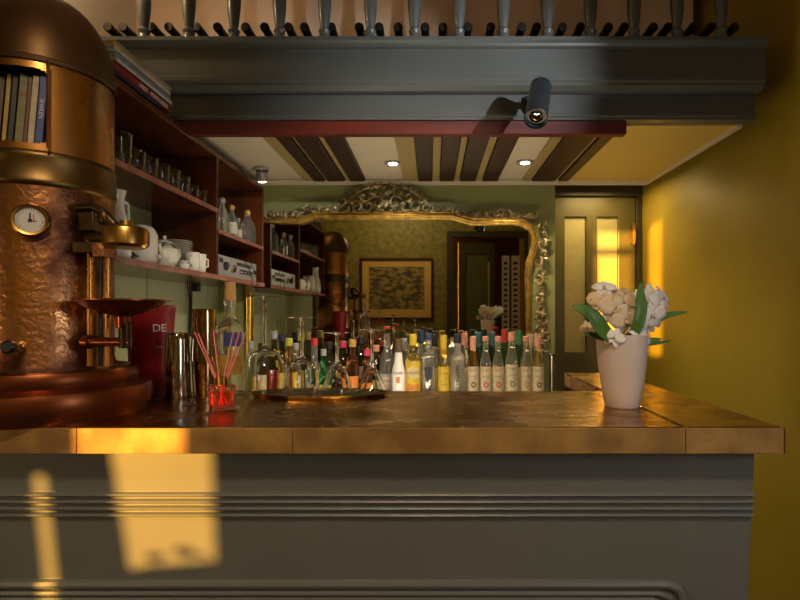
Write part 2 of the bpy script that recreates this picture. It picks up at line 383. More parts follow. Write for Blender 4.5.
# recessed lower panel frame
zt = az(585,1.0); xr = ax(684,1.0)
path = [(-1.05,zt),(xr-.03,zt),(xr-.009,zt-.009),(xr,zt-.03),(xr,.25),(-1.05,.25)]
b = nb()
for rr, off in ((.009,0),(.006,.017),(.004,.028)):
    tube(b, [(x+(-off if i in(1,2,3,4) else 0), py(z)-.001, z-(off if z>.5 else -off)) for i,(x,z) in enumerate(path)], rr, 8, cap=True)
obj('panel_moulding', b, 'grey', bar)
obj('side_panel', box(nb(), .50,.60,1.10,1.78,.02,ZT-.044), 'grey', bar, smooth=False)
# back counter
bc = thing('back_counter', 'dark wooden back counter under the mirror carrying the bottles', 'counter', (-.2,2.4,0))
ZB = H-.376
obj('worktop', box(nb(), -.92,.62,2.2,2.61,ZB-.035,ZB), 'beam', bc, bevel=.003)
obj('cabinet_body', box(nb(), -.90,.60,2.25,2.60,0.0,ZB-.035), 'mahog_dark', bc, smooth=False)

# ------------------------------------------------------------------ shelving unit on the left wall
su = thing('shelf_unit', 'open mahogany wall shelving left of the mirror', 'shelf unit', (-.94,1.9,H+.13))
XF = -.82; Y0 = 1.32; Y1 = 2.60; YDV = 2.03
obj('top_board', box(nb(), XB+.002,XF,Y0,Y1,H+.598,H+.617), 'mahogany', su, bevel=.002)
obj('shelf_board', box(nb(), XB+.002,XF,Y0,YDV,H+.386,H+.402), 'mahogany', su, bevel=.002)
obj('shelf_board', box(nb(), XB+.002,XF,YDV+.018,Y1-.016,H+.31,H+.325), 'mahogany', su, bevel=.002)
obj('bottom_board', box(nb(), XB+.002,XF,Y0,Y1,H+.132,H+.150), 'mahogany', su, bevel=.002)
obj('divider', box(nb(), XB+.002,XF,YDV,YDV+.018,H+.150,H+.598), 'mahogany', su, bevel=.002)
obj('end_panel', box(nb(), XB+.002,XF,Y1-.016,Y1,H+.150,H+.598), 'mahogany', su, bevel=.002)
obj('end_panel', box(nb(), XB+.002,XF,Y0,Y0+.016,H+.150,H+.598), 'mahogany', su, bevel=.002)
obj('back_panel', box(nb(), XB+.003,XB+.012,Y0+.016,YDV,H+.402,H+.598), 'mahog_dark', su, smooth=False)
b = nb(); box(b, XF,XF+.004,Y0,YDV,H+.386,H+.402); box(b, XF,XF+.004,Y0,Y1,H+.132,H+.150); box(b,XF,XF+.004,YDV+.018,Y1-.016,H+.31,H+.325)
obj('lipping', b, 'shelf_edge', su, smooth=False)

# ------------------------------------------------------------------ mirror with gilt carved frame
YMf = YM-.03
mp_ = [(249,389),(249,221),(298,221),(306,219.5),(314,215.5),(380,215),(452,215.5),(462,218.5),(472,221.5),(512,221.5),(522,222.5),(530,227),(534,236),(534.5,246),(532,255),(529,262),(528,275),(528,389)]
mz = lambda lst,y: [(ax(a,y),az(c,y)) for a,c in lst]
mr = thing('wall_mirror_framed', 'large gilt framed mirror with carved scroll crest on the green wall', 'mirror', (-.2,YM-.01,ZB+.02))
mr.name = 'gilt_mirror'; ORG['gilt_mirror'] = Vector((-.2,YM-.01,ZB+.02))
pts = mz(mp_, YMf)
b = nb(); plate(b, pts, [], YMf+.008, YMf+.014)
TH = math.radians(-.38)
gm = obj('mirror_glass', b, 'mirror', mr, smooth=False)
gm.rotation_euler.z = TH
b = nb(); P3 = [(x,YMf,z) for x,z in pts]
tube(b, P3, .0125, 10, closed=True); 
obj('frame_moulding', b, 'gold', mr)
cx_ = sum(p[0] for p in pts)/len(pts)
def offs(pts, d):
    out=[]; n=len(pts)
    for i in range(n):
        a=Vector(pts[i-1]); c=Vector(pts[(i+1)%n]); t=(c-a).normalized(); out.append((pts[i][0]+t.y*-d, pts[i][1]+t.x*d))
    return out
b = nb(); tube(b, [(x,YMf-.004,z) for x,z in offs(pts,.013)], .006, 8, closed=True); tube(b, [(x,YMf-.006,z) for x,z in offs(pts,-.012)], .006, 8, closed=True)
obj('frame_bead', b, 'gold', mr)
def scroll(bm, px, py_, R, a0, turns, flip=1, r=.006, y=None):
    y = y or YMf-.004; c = (ax(px,y),az(py_,y)); R = R*y/F; n = 22; P=[]; rad=[]
    for i in range(n):
        t=i/(n-1); a=a0+flip*turns*2*PI*t; rr=R*(1-.86*t)
        P.append((c[0]+rr*math.cos(a), y-.012*math.sin(PI*t), c[1]+rr*math.sin(a))); rad.append(r*(.55+.75*math.sin(PI*min(1,t*1.1)))+ (.003 if i==n-1 else 0))
    tube(bm, P, rad, 6)
def leafb(bm, px, py_, L, a, w=.35, y=None):
    y = y or YMf-.006; c=Vector((ax(px,y),y,az(py_,y))); L=L*y/F; n=6; P=[];rad=[]
    for i in range(n):
        t=i/(n-1); aa=a+.8*(t-.3)*(1 if math.cos(a)>0 else -1)
        P.append((c.x+L*t*math.cos(aa), y-.015*math.sin(PI*t), c.z+L*t*math.sin(aa))); rad.append(max(.0012,L*w*.5*math.sin(PI*(.1+.85*t))))
    tube(bm, P, rad, 6)
# crest
b = nb()
cx0 = 386
for s in (-1,1):
    for (dx,yy,R,a0,tn,fl) in [(9,203,8,0,1.2,1),(18,206,7.5,1.5,1.3,-1),(22,197,6,2.5,1.2,1),(30,207,7,.5,1.2,1),(12,192,5.5,3,1.2,-1),(33,201,5,2,1.1,-1),(40,209,5,0,1.2,1),(26,190,3.5,1,1.1,1),(5,196,4,1.5,1.2,1),(4,209,4,3,1.2,-1),(14,210,4,0,1.2,1),(46,211,3,0,1.2,1)]:
        scroll(b, cx0+s*dx, yy, R, a0 if s>0 else PI-a0, tn, fl*s, .0062 if R>5 else .0045)
    arc=[(cx0+s*4,186),(cx0+s*14,187),(cx0+s*24,190),(cx0+s*33,196),(cx0+s*41,204),(cx0+s*50,212)]
    P=[Vector((ax(a,YMf),YMf-.008,az(c,YMf))) for a,c in arc]; tube(b, P, [.006,.007,.0065,.0065,.006,.004], 8)
    for k in range(9):
        t=k/8; i=min(4,int(t*5)); f=t*5-i; p0=arc[i]; p1=arc[i+1]
        leafb(b, p0[0]+(p1[0]-p0[0])*f, p0[1]+(p1[1]-p0[1])*f, 5, PI/2-s*(.3+.9*t), .35)
    for k in range(5): leafb(b, cx0+s*(8+k*8), 213, 6-k*.4, PI/2 - s*(.5-.15*k), .35)
for k in range(7): leafb(b, cx0, 196, 11, PI/2+(k-3)*.42, .3)
lathe(b, [(0,-.012),(.012,-.01),(.02,0),(.012,.006),(0,.008)], 14, (ax(cx0,YMf),YMf-.01,az(203,YMf)), Matrix.Rotation(PI/2,4,'X'))
obj('carved_crest', b, 'scroll', mr)
b = nb()
for k in range(13):
    px = 268+k*5.6; base = 219 if px < 300 else 213.5
    scroll(b, px, base-4-(k%2), 3.6, k, 1.2, 1 if k%2 else -1, .005); leafb(b, px+2, base-1, 7-(k%3), PI/2+(.6 if k%2 else -.5), .35)
obj('top_scrollwork', b, 'scroll', mr); b = nb()
for k in range(19):
    px = 434+k*5.6; base = 213.5 if px < 455 else (217 if px<470 else 219)
    hgt = 1+.5*(1 if 488<px<512 else 0)
    scroll(b, px, base-3.5*hgt, 3.2*hgt, k*1.3, 1.2, 1 if k%2 else -1, .0045); leafb(b, px, base-1, 7*hgt-(k%2)*2, PI/2+(.7 if k%3 else -.6), .3)
obj('top_scrollwork', b, 'scroll', mr)
b = nb()
for k in range(15):
    yy = 226+k*9.2; px = 541 if yy<256 else 538
    scroll(b, px+(k%2)*2.5, yy, 4.6, (k%2)*PI+.5, 1.15, 1 if k%2 else -1, .0052); leafb(b, px+2, yy+3, 9, .9-1.7*(k%2), .3)
for k,(p,yy) in enumerate([(540,330),(546,338),(543,320),(536,337)]): scroll(b, p, yy, 6, k, 1.3, 1, .006)
obj('side_scrollwork', b, 'scroll', mr)

# ------------------------------------------------------------------ copper coffee machine
MX, MY = -.80, 1.10
cm = thing('coffee_machine', 'tall domed copper coffee boiler standing on the left of the bar', 'coffee machine', (MX,MY,ZT))
C0 = (MX,MY,0); R = .125
b = nb(); lathe(b, [(R-.012,H-.12),(R+.018,H-.122),(R+.03,H-.108),(R+.042,H-.110),(R+.048,H-.125),(R+.044,H-.138),(R+.05,H-.142),(R+.07,H-.146),(R+.076,H-.165),(R+.072,H-.185),(R+.068,H-.2),(0,H-.2)], 72, C0, cap=False); obj('stepped_base', b, 'base_cu', cm)
b = nb(); lathe(b, [(R+.006,H-.12),(R+.003,H-.10),(R,H-.09),(R,H+.246)], 72, C0, cap=False); obj('lower_boiler', b, 'copper', cm)
b = nb(); lathe(b, [(R,H+.240),(R+.003,H+.243),(R+.0045,H+.250),(R+.003,H+.254),(R+.003,H+.292),(R+.0045,H+.296),(R+.003,H+.302),(R,H+.306)], 72, C0, cap=False); obj('brass_band', b, 'band', cm)
# upper cylinder with the opening
def cyl(bm, r, a0, a1, za, zb, n, th=.004):
    lathe(bm, [(r,za),(r,zb),(r-th,zb),(r-th,za),(r,za)], n, C0, a0=a0, a1=a1)
ang = lambda phi: -PI/2+math.radians(phi)
b = nb(); zo0, zo1 = H+.318, H+.458
cyl(b, R, ang(39), ang(335-0), zo0-.02, zo1+.02, 60)
cyl(b, R, ang(-25), ang(39), H+.30, zo0, 16); cyl(b, R, ang(39), ang(335), H+.30, zo0-.02, 60)
cyl(b, R, ang(-25), ang(39), zo1, H+.478, 16); cyl(b, R, ang(39), ang(335), zo1+.02, H+.478, 60)
for (c0,s) in ((39,-1),(-25,1)):       # rounded corners of the opening
    for (zc,sz) in ((zo0,1),(zo1,-1)):
        for k in range(5):
            w = 6*(1-math.sin(math.acos(1-k/5)))*.9+.3
            cyl(b, R, *sorted((ang(c0),ang(c0+s*w))), *sorted((zc+sz*.013*k/5, zc+sz*.013*(k+1)/5)), 2)
obj('upper_boiler', b, 'copper_up', cm)
b = nb(); lathe(b, [(0,zo0-.012),(R-.006,zo0-.012),(R-.006,zo0-.006),(0,zo0-.006)], 40, C0); obj('inner_shelf', b, 'black_matt', cm)
b = nb(); lathe(b, [(0,zo1+.014),(R-.006,zo1+.014),(R-.006,zo1+.008),(0,zo1+.008)], 40, C0); obj('inner_top', b, 'black_matt', cm)
b = nb(); box(b, ax(52,1.0)-.0,ax(52,1.0)+.0025,.985,.9915,zo0-.01,H+.47); obj('seam_strip', b, 'copper_up', cm)
b = nb(); dp=[(R+.004,H+.472),(R+.005,H+.480)]+[((R+.003)*math.cos(t*PI/2)**.9,H+.482+.168*math.sin(t*PI/2)) for t in [i/14 for i in range(15)]]; dp[-1]=(0,H+.650)
lathe(b, dp, 72, C0, cap=False); obj('dome', b, 'dome', cm)
def onb(phi, z, r=R): a=math.radians(phi); return Vector((MX+r*math.sin(a),MY-r*math.cos(a),z))
def fac(phi): return Matrix.Rotation(math.radians(phi),4,'Z') @ Matrix.Rotation(PI/2,4,'X')     # lathe axis pointing out
# dial
gc = onb(27,az(221,.99)); g_ = nb()
lathe(g_, [(.027,-.004),(.031,0),(.031,.010),(.028,.015),(.0235,.014),(.023,.009),(0,.009)], 40, gc, fac(27)); gg = obj('pressure_gauge', g_, 'brass', cm)
gg['label'] = 'round brass pressure gauge'
g_ = nb(); lathe(g_, [(0,.0095),(.0228,.0095),(.0228,.0105),(0,.0105)], 36, gc, fac(27)); obj('dial_face', g_, 'dial', gg)
g_ = nb(); T_ = Matrix.Translation(gc) @ fac(27)
for k in range(22):
    a = math.radians(-40+k*260/21); rr=.0175
    Mx = T_ @ Matrix.Rotation(a,4,'Z'); box(g_, rr,rr+(.0035 if k%3 else .0045),-.0004,.0004,.0106,.0110,Mx)
box(g_,-.0012,.0012,-.004,.013,.0106,.0113,T_); box(g_,-.003,.003,-.004,.002,.0106,.0113,T_)
obj('dial_marks', g_, 'ink', gg)
g_ = nb(); box(g_,.005,.006,-.003,.012,.0106,.0115,T_ ); box(g_,.003,.010,-.003,-.001,.0106,.0113,T_); obj('dial_needle', g_, 'red_ink', gg)
# tap knob
kc = onb(20, az(346,.98))
b = nb(); lathe(b, [(0,-.004),(.009,-.004),(.009,.012),(.006,.014),(.006,.03),(0,.03)], 20, kc, fac(20)); tk = obj('tap', b, 'brass', cm)
b = nb(); lathe(b, [(0,.026),(.009,.026),(.012,.030),(.012,.040),(.008,.044),(0,.044)], 20, kc, fac(8)); obj('tap_knob', b, 'black', tk)
b = nb(); pc = onb(-6, az(238,.98)); lathe(b, [(0,0),(.018,0),(.018,.004),(0,.005)], 20, pc, fac(-6)); obj('brass_plate', b, 'brass', cm)
# brewing group
gy = 1.02; gx = ax(126,gy)
b = nb(); lathe(b, [(0,az(248,gy)),(.034,az(248,gy)),(.040,az(245,gy)),(.0405,az(233,gy)),(.038,az(229,gy)),(.030,az(227,gy)),(.012,az(226,gy)),(.011,az(221,gy)),(0,az(220,gy))], 36, (gx,gy,0)); gh = obj('group_head', b, 'brass', cm)
b = nb()
vx = ax(91,1.03)
box(b, vx-.016,vx+.014,1.015,1.06,az(232,1.03),az(213,1.03)); box(b, vx-.024,vx+.016,1.01,1.055,az(254,1.03),az(243,1.03))
tube(b, [(vx-.022,1.02,az(209,1.03)),(vx+.01,1.02,az(208,1.03)),(vx+.028,1.02,az(212,1.03)),(gx-.02,gy,az(226,gy))], .008, 10)
tube(b, [(vx,1.03,az(234,1.03)),(vx,1.03,az(245,1.03))], .012, 10); tube(b, [(vx,1.03,az(238,1.03)),(gx-.02,gy,az(238,1.03))], .013, 10)
tube(b, [(vx+.03,1.02,az(214,1.03)),(vx+.035,1.02,az(224,1.03))], .012, 10)
obj('valve_bracket', b, 'dark_brass', cm, bevel=.002)
b = nb(); box(b, ax(98,1.03),ax(111,1.03),1.01,1.05,az(258,1.03),az(243,1.03)); obj('valve_block', b, 'copper', cm, bevel=.002)
for p,r_ in ((90,.0055),(99.5,.0065),(107.5,.0045)):
    b = nb(); xx = ax(p,1.03); tube(b, [(xx,1.03,az(254,1.03)),(xx,1.03,az(300,1.03)),(xx,1.03,az(366,1.03))], r_, 12); obj('pipe', b, 'copper_up' if p!=99.5 else 'dark_brass', cm)
# drip pan
b = nb(); dy = 1.02; dx = ax(123,dy); zz = az(301,dy)
lathe(b, [(.012,zz-.052),(.014,zz-.030),(.045,zz-.020),(.066,zz-.010),(.075,zz-.002),(.083,zz),(.083,zz+.003),(.073,zz+.002),(.062,zz-.006),(0,zz-.012)], 48, (dx,dy,0)); dpn = obj('drip_pan', b, 'base_cu', cm)
b = nb(); hz = az(342,dy); tube(b, [(ax(86,dy),dy,hz),(ax(130,dy),dy,hz)], .009, 14); lathe(b, [(0,-.008),(.014,-.008),(.014,.004),(0,.006)], 20, (ax(88,dy),dy,hz), Matrix.Rotation(PI/2,4,'Y')); obj('drain_pipe', b, 'base_cu', cm)
b = nb(); tube(b, [(ax(125,dy),dy,az(348,dy)),(ax(125,dy),dy,az(322,dy))], .011, 14); obj('drain_elbow', b, 'dark_brass', cm)
# books inside the machine's opening
bk = [(-4,.009,'brown','thin brown'),(3,.007,'gold','thin tan'),(9.5,.009,'black','black'),(18,.013,'olive','olive gold, orange lettering on its spine'),(24.5,.006,'brown','narrow dark'),(30,.010,'cream','cream spined'),(38,.012,'blue','blue'),(45,.006,'gold','narrow tan'),]
for p,w,c,l in bk[:7]:
    yb = .996+.0004*max(0,p-15); x = ax(p,yb); hgt=.138 if c!='brown' else .134
    t = thing('book', '%s book upright in the copper machine opening' % l, 'book', (x,yb,zo0-.005), 'books inside the copper machine')
    t.rotation_euler = (0,.07,math.radians(30))
    b = nb(); box(b, -w/2,w/2,0,.06,0,hgt); obj('cover', b, PM[c], t, world=False, bevel=.001)
    b = nb(); box(b, -w/2+.0012,w/2-.0012,.002,.0605,.0015,hgt+.0004); obj('pages', b, PM['cream'], t, world=False)
    if c=='olive': text('spine_text','O2',.011,'red_ink',t,(0,-.0006,.10),(PI/2,0,0),world=False)
    if c=='blue': text('spine_text','SHAKEN',.010,'white_ink',t,(0,-.0006,.075),(PI/2,PI/2,0),world=False)
t = thing('book', 'black book with pale mark, rightmost in the opening of the copper machine', 'book', (ax(46.5,1.03),1.036,zo0-.005), 'books inside the copper machine')
t.rotation_euler = (0,.07,math.radians(33)); b = nb(); box(b,-.007,.007,0,.05,0,.128); obj('cover', b, PM['navy'], t, world=False, bevel=.001)
b = nb(); box(b,-.0058,.0058,.002,.0505,.0015,.1284); obj('pages', b, PM['cream'], t, world=False); b = nb(); box(b,-.005,.005,-.0006,0,.02,.027); obj('spine_mark', b, 'white_ink', t, world=False)

# ------------------------------------------------------------------ books on top of the shelves
zb = H+.618
stack = [(.008,1.575,'white','thin white',.0),(.011,1.58,'navy','dark navy',.004),(.026,1.645,'red','thick red postcard',0),(.013,1.65,'white','white',.002),(.012,1.65,'grey','grey',-.002),(.012,1.64,'white','second white',.003),(.010,1.64,'yellow','yellow',.001),(.009,1.655,'blue','topmost pale blue',-.001)]
red = mat('maroon_spine',(.20,.025,.015),.5); pal = mat('pale_spine',(.62,.64,.64),.5,col2=(.45,.47,.48),scale=60); bl_ = mat('blue_spine',(.22,.45,.70),.5,col2=(.35,.25,.12),scale=6,stretch=(.1,1,.1)); ye = mat('yellow_spine',(.80,.45,.08),.5,col2=(.42,.3,.16),scale=8,stretch=(.1,1,.1))
for (h_,ye_,c,l,dx_) in stack:
    ye_ += .05
    m_ = {'white':pal,'red':red,'grey':PM['grey'],'yellow':ye,'blue':bl_,'navy':PM['navy']}[c]
    x1 = -.832+dx_*1.0
    t = thing('book', {'thin white':'thin white book, bottom of the stack on top of the shelves','dark navy':'dark navy book second from bottom of the stack on the shelves','thick red postcard':'thick maroon book with white spine lettering in the stack on the shelves','white':'white spined book lying directly on the maroon book','grey':'grey spined book in the middle of the stack on the shelves','second white':'white spined book under the yellow one on the shelves','yellow':'yellow spined book second from top of the stack on the shelves','topmost pale blue':'pale blue book on the very top of the stack on the shelves'}[l], 'book', (x1-.09,ye_-.13,zb), 'books stacked on top of the shelves')
    b = nb(); box(b, x1-.19,x1,ye_-.30,ye_,zb,zb+.0015); box(b,x1-.19,x1,ye_-.30,ye_,zb+h_-.0015,zb+h_); box(b,x1-.003,x1,ye_-.30,ye_,zb,zb+h_); obj('cover', b, m_, t, smooth=False)
    b = nb(); box(b, x1-.186,x1-.003,ye_-.297,ye_-.003,zb+.0015,zb+h_-.0015); obj('pages', b, PM['cream'], t, smooth=False)
    if c=='red': text('spine_lettering','WEST - POSTCARDS',.018,'white_ink',t,(x1+.0008,ye_-.10,zb+h_/2),(PI/2,0,PI/2))
    zb += h_+.0006

# ------------------------------------------------------------------ things on the shelves
def gtumbler(r, h):
    return [(0,0),(r*.85,0),(r*.88,.002),(r,h),(r-.0022,h),(r*.85-.002,.010),(0,.010)]
t = thing('tumbler', 'clear glass tumbler in the front row on the upper shelf, nearest the copper machine', 'glass', (-.86,1.475,H+.403), 'tumblers on the upper shelf')
b = nb(); lathe(b, gtumbler(.028,.095), 20, (0,0,0)); obj('bowl', b, 'glass', t, world=False)
b = nb(); lathe(b, [(.0285,.0935),(.0290,.0955),(.0265,.0955),(.0262,.0935),(.0285,.0935)], 20, cap=False); obj('rim', b, 'glass', t, world=False)
tn = ['second','third','fourth','fifth','sixth','seventh','eighth','ninth']
for k in range(1,8):
    q_ = dup(t, (-.86,1.475+k*.071,H+.403), label='clear glass tumbler, %s from the machine, front row of the upper shelf' % tn[k-1])
    q_.scale = (1,1,.72 if k<6 else .55)
for k in range(7):
    q_ = dup(t, (-.945,1.49+k*.072,H+.403), label='clear glass tumbler, %s in the back row on the upper shelf' % (['nearest the machine','second','third','fourth','fifth','sixth','nearest the divider'][k]))
    q_.scale = (1,1,.85)
# white crockery
zs = H+.151
def lat(name, prof, m, par, c, seg=32, mtx=None, cap=True):
    b = nb(); lathe(b, prof, seg, c, mtx, cap); return obj(name, b, m, par)
c = (-.86,1.45,zs); t = thing('jug', 'tall white china jug on the lower shelf just behind the copper machine', 'jug', c)
lat('body', [(0,0),(.035,0),(.04,.03),(.036,.08),(.022,.13),(.02,.16),(.026,.185),(.023,.185),(.017,.16),(0,.15)], 'white', t, c)
b = nb(); tube(b, [(c[0],c[1]+.02,zs+.165),(c[0],c[1]+.055,zs+.16),(c[0],c[1]+.06,zs+.11),(c[0],c[1]+.036,zs+.07)], .005, 8); obj('handle', b, 'white', t)
c = (-.87,1.60,zs); t = thing('coffee_pot', 'large white china coffee pot with rounded lid on the lower shelf', 'pot', c)
lat('body', [(0,0),(.036,0),(.042,.01),(.043,.085),(.038,.098),(0,.098)], 'white', t, c); lat('lid', [(.036,.098),(.036,.102),(.028,.112),(.010,.117),(0,.118)], 'white', t, c)
lat('knob', [(0,0),(.006,.002),(.007,.010),(.004,.014),(0,.015)], 'pot', t, (c[0]+.043,c[1]+.0,zs+.022), mtx=Matrix.Rotation(PI/2,4,'Y'))
b = nb(); tube(b, [(c[0]+.01,c[1]-.04,zs+.085),(c[0]+.01,c[1]-.07,zs+.08),(c[0]+.01,c[1]-.07,zs+.03),(c[0]+.01,c[1]-.04,zs+.02)], .005, 8); obj('handle', b, 'white', t)
M['band_green'] = mat('green_printed_band',(.5,.5,.42),.2,col2=(.06,.09,.04),scale=60,lo=.45,hi=.55)
c = (-.87,1.735,zs); t = thing('teapot', 'white china teapot with a green patterned band on the lower shelf', 'teapot', c)
lat('body', [(0,0),(.028,0),(.03,.004),(.042,.025),(.044,.045),(.038,.062)], 'white', t, c, cap=False); lat('pattern_band', [(.0385,.061),(.035,.072),(.027,.080)], 'band_green', t, c, cap=False)
lat('lid', [(.0275,.079),(.024,.084),(.012,.089),(.004,.091),(.006,.098),(.005,.103),(0,.105)], 'white', t, c)
b = nb(); tube(b, [(c[0]+.015,c[1]+.038,zs+.062),(c[0]+.015,c[1]+.066,zs+.066),(c[0]+.015,c[1]+.072,zs+.045),(c[0]+.015,c[1]+.055,zs+.028),(c[0]+.015,c[1]+.036,zs+.022)], .004, 8); obj('handle', b, 'white', t)
b = nb(); tube(b, [(c[0]+.01,c[1]-.035,zs+.03),(c[0]+.015,c[1]-.06,zs+.05),(c[0]+.018,c[1]-.07,zs+.07)], [.009,.006,.005], 8); obj('spout', b, 'white', t)
c = (-.838,1.80,zs); t = thing('cream_jug', 'small squat white creamer with green pattern in front of the teapot', 'creamer', c)
lat('body', [(0,0),(.012,0),(.017,.010),(.017,.018)], 'white', t, c, cap=False); lat('pattern_band', [(.017,.0178),(.0165,.026),(.013,.030),(0,.027)], 'band_green', t, c, cap=False)
cc = (-.848,1.885,zs); t = thing('mug', 'plain white mug on the lower shelf beside the plate stack, nearer the teapot', 'mug', cc, 'white mugs on the lower shelf')
lat('body', [(0,0),(.021,0),(.0235,.006),(.025,.066),(.0225,.066),(.021,.01),(0,.008)], 'white', t, cc)
b = nb(); tube(b, [(cc[0]+.01,cc[1]-.022,zs+.055),(cc[0]+.01,cc[1]-.038,zs+.05),(cc[0]+.01,cc[1]-.038,zs+.025),(cc[0]+.01,cc[1]-.022,zs+.018)], .003, 8); obj('handle', b, 'white', t)
dup(t, (-.848,1.94,zs), rz=2.4, label='plain white mug on the lower shelf beside the plate stack, nearer the divider')
pl0 = None
for k in range(13):
    lb = 'white plate in the stack by the divider, %s' % ['bottom one','second from bottom','third from bottom','fourth from bottom','fifth from bottom','sixth from bottom','middle one','sixth from top','fifth from top','fourth from top','third from top','second from top','top one'][k]
    if pl0 is None:
        b = nb(); lathe(b, [(0,0),(.035,0),(.06,.007),(.061,.0085),(.036,.003),(0,.003)], 36); pl0 = obj('plate', b, 'white'); pl0.location=(-.94,1.945,zs); tag(pl0, lb, 'plate', 'white plates stacked on the lower shelf')
    else: dup(pl0, (-.94+.001*(k%3),1.945+.0015*(k%2),zs+k*.0088), label=lb)
# bottles with round stoppers
zs2 = H+.3255
def stop_bottle(px, X, h, r, stc, label, labm=None, body='clear'):
    y = -X*F/(PX-px); c=(X,y,zs2); t = thing('liquor_bottle', label, 'bottle', c, 'stoppered bottles on the small upper shelf')
    hb = h*.74
    lat('glass_body', [(0,0),(r,0),(r*1.03,.004),(r*1.03,hb*.62),(r*.8,hb*.82),(r*.42,hb*.95),(r*.4,hb+.008),(0,hb+.008)], G[body], t, c, 24)
    rs=(h-hb)*.33; lat('stopper', [(rs*.5,hb+.006)]+[(rs*math.sin(a),hb+.008+rs*.9-rs*math.cos(a)) for a in [.5+i*.2 for i in range(13)]]+[(0,hb+.008+rs*1.9)], PM[stc], t, c, 20)
    if labm:
        b = nb(); lathe(b, [(r*1.045,hb*.12),(r*1.045,hb*.58)], 16, c, a0=-PI*.75, a1=.6); o=obj('paper_label', b, PM[labm], t)
stop_bottle(222.5,-.845,.150,.023,'grey','clear bottle with silver round stopper, leftmost on the small upper shelf')
stop_bottle(232,-.85,.145,.020,'gold','bottle with white paper label and gold ball stopper, second from left','white')
stop_bottle(238.5,-.845,.095,.015,'grey','small short clear bottle between the two gold stoppered ones','cream')
stop_bottle(247.5,-.855,.165,.034,'gold','wide clear decanter bottle with gold ball stopper, rightmost on the small shelf')
# amplifier
c=(-.95,2.31,H+.151); t = thing('amplifier', 'silver amplifier with knobs on the lower shelf in the right-hand bay', 'amplifier', c)
obj('case', box(nb(), -1.05,-.845,2.075,2.54,H+.156,H+.232), 'amp_dark', t, bevel=.002)
obj('front_plate', box(nb(), -.845,-.839,2.07,2.545,H+.153,H+.236), 'amp', t, bevel=.0015)
mtx = Matrix.Rotation(PI/2,4,'Y')
for k,(yy,zz_,r_) in enumerate([(2.16,.195,.017),(2.24,.19,.017),(2.33,.185,.010),(2.37,.185,.010),(2.41,.185,.010),(2.45,.185,.010),(2.50,.195,.010)]):
    lat('knob', [(r_,0),(r_,.010),(r_*.8,.013),(0,.013)], 'amp_dark' if k in(0,) else 'steel', t, (-.839,yy,H+zz_), 20, mtx)
obj('display', box(nb(), -.839,-.8385,2.10,2.14,H+.205,H+.225), 'ink', t)
obj('display', box(nb(), -.839,-.8385,2.29,2.47,H+.207,H+.223), 'ink', t)
for k,yo in enumerate((2.36,2.43)):
    b = nb(); tube(b, [(-.83,yo,H+.233),(-.815,yo+.015,H+.20),(-.808,yo+.04,H+.15),(-.808,yo+.02,H+.10)], .0016, 6)
    obj('cable', b, 'black', t)
b = nb(); 
for k in range(3): tube(b, [(XB+.015+k*.004,2.30+k*.012,H+.132),(XB+.02,2.31+k*.010,H+.05),(XB+.015,2.305+k*.014,H-.1)], .003, 6)
tag(center(obj('cable_bundle', b, 'black')), 'bundle of dark cables running down the green boards under the shelf', 'cables')
b = nb(); box(b, XB+.001,XB+.03,2.36,2.40,H+.10,H+.131)
tag(center(obj('socket_box', b, 'black', bevel=.003)), 'small black box fixed under the lower shelf', 'box')

# ------------------------------------------------------------------ things standing on the bar
c=(-.705,1.335,ZT); t = thing('ice_bucket', 'red tapered bucket with white lettering standing behind the copper machine', 'bucket', c)
rot = Matrix.Rotation(-.07,4,'Y')
lat('shell', [(0,.002),(.042,.002),(.044,.006),(.057,.212),(.059,.216),(.055,.222),(.052,.214),(.040,.010),(0,.008)], 'red_bucket', t, c, 40)
text('lettering', 'DE', .026, 'white_ink', t, (c[0]+.041,c[1]-.037,ZT+.165), (PI/2-.06,0,math.radians(45)))
text('lettering', 'vino', .012, 'white_ink', t, (c[0]+.039,c[1]-.036,ZT+.12), (PI/2-.06,0,math.radians(45)))
c=(ax(177.5,1.285),1.285,ZT); t = thing('cocktail_tin', 'short polished steel cocktail tin upside down beside the red bucket', 'shaker', c)
lat('cup', [(.0325,0),(.033,.003),(.0315,.004),(.0265,.140),(.025,.150),(.0235,.153),(0,.1535)], 'steel', t, c, 40, cap=False)
lat('base_rim', [(.0245,.1505),(.0258,.153),(.0245,.155),(.0225,.154)], 'steel', t, c, 40, cap=False)
c=(ax(204.5,1.30),1.30,ZT); t = thing('cocktail_shaker', 'tall two-part golden steel cocktail shaker beside the corked bottle', 'shaker', c)
lat('lower_tin', [(0,0),(.025,0),(.026,.004),(.0305,.092),(0,.092)], 'shaker', t, c, 40)
lat('upper_tin', [(.0315,.088),(.0315,.094),(.0270,.20),(.0275,.2115),(.0255,.2125),(.024,.205),(0,.204)], 'shaker', t, c, 40, cap=False)
c=(ax(230,1.345),1.345,ZT); t = thing('corked_bottle', 'clear bottle with tall wooden cork standing on the bar behind the reeds', 'bottle', c)
lat('glass_body', [(0,.004),(.03,0),(.034,.004),(.034,.15),(.031,.168),(.018,.185),(.0135,.195),(.0135,.225),(.0155,.227),(.0155,.234),(0,.234)], G['pale'], t, c, 32)
lat('cork', [(0,.232),(.0145,.232),(.0145,.262),(.0135,.264),(.0135,.280),(0,.281)], 'cork', t, c, 24)
b = nb(); lathe(b, [(.0345,.12),(.0345,.155)], 10, c, a0=-PI*.5, a1=-.3); obj('paper_label', b, PM['blue'], t)
b = nb(); lathe(b, [(.0345,.05),(.0345,.10)], 16, c, a0=-PI*.8, a1=-.2); obj('paper_label', b, PM['gold'], t)
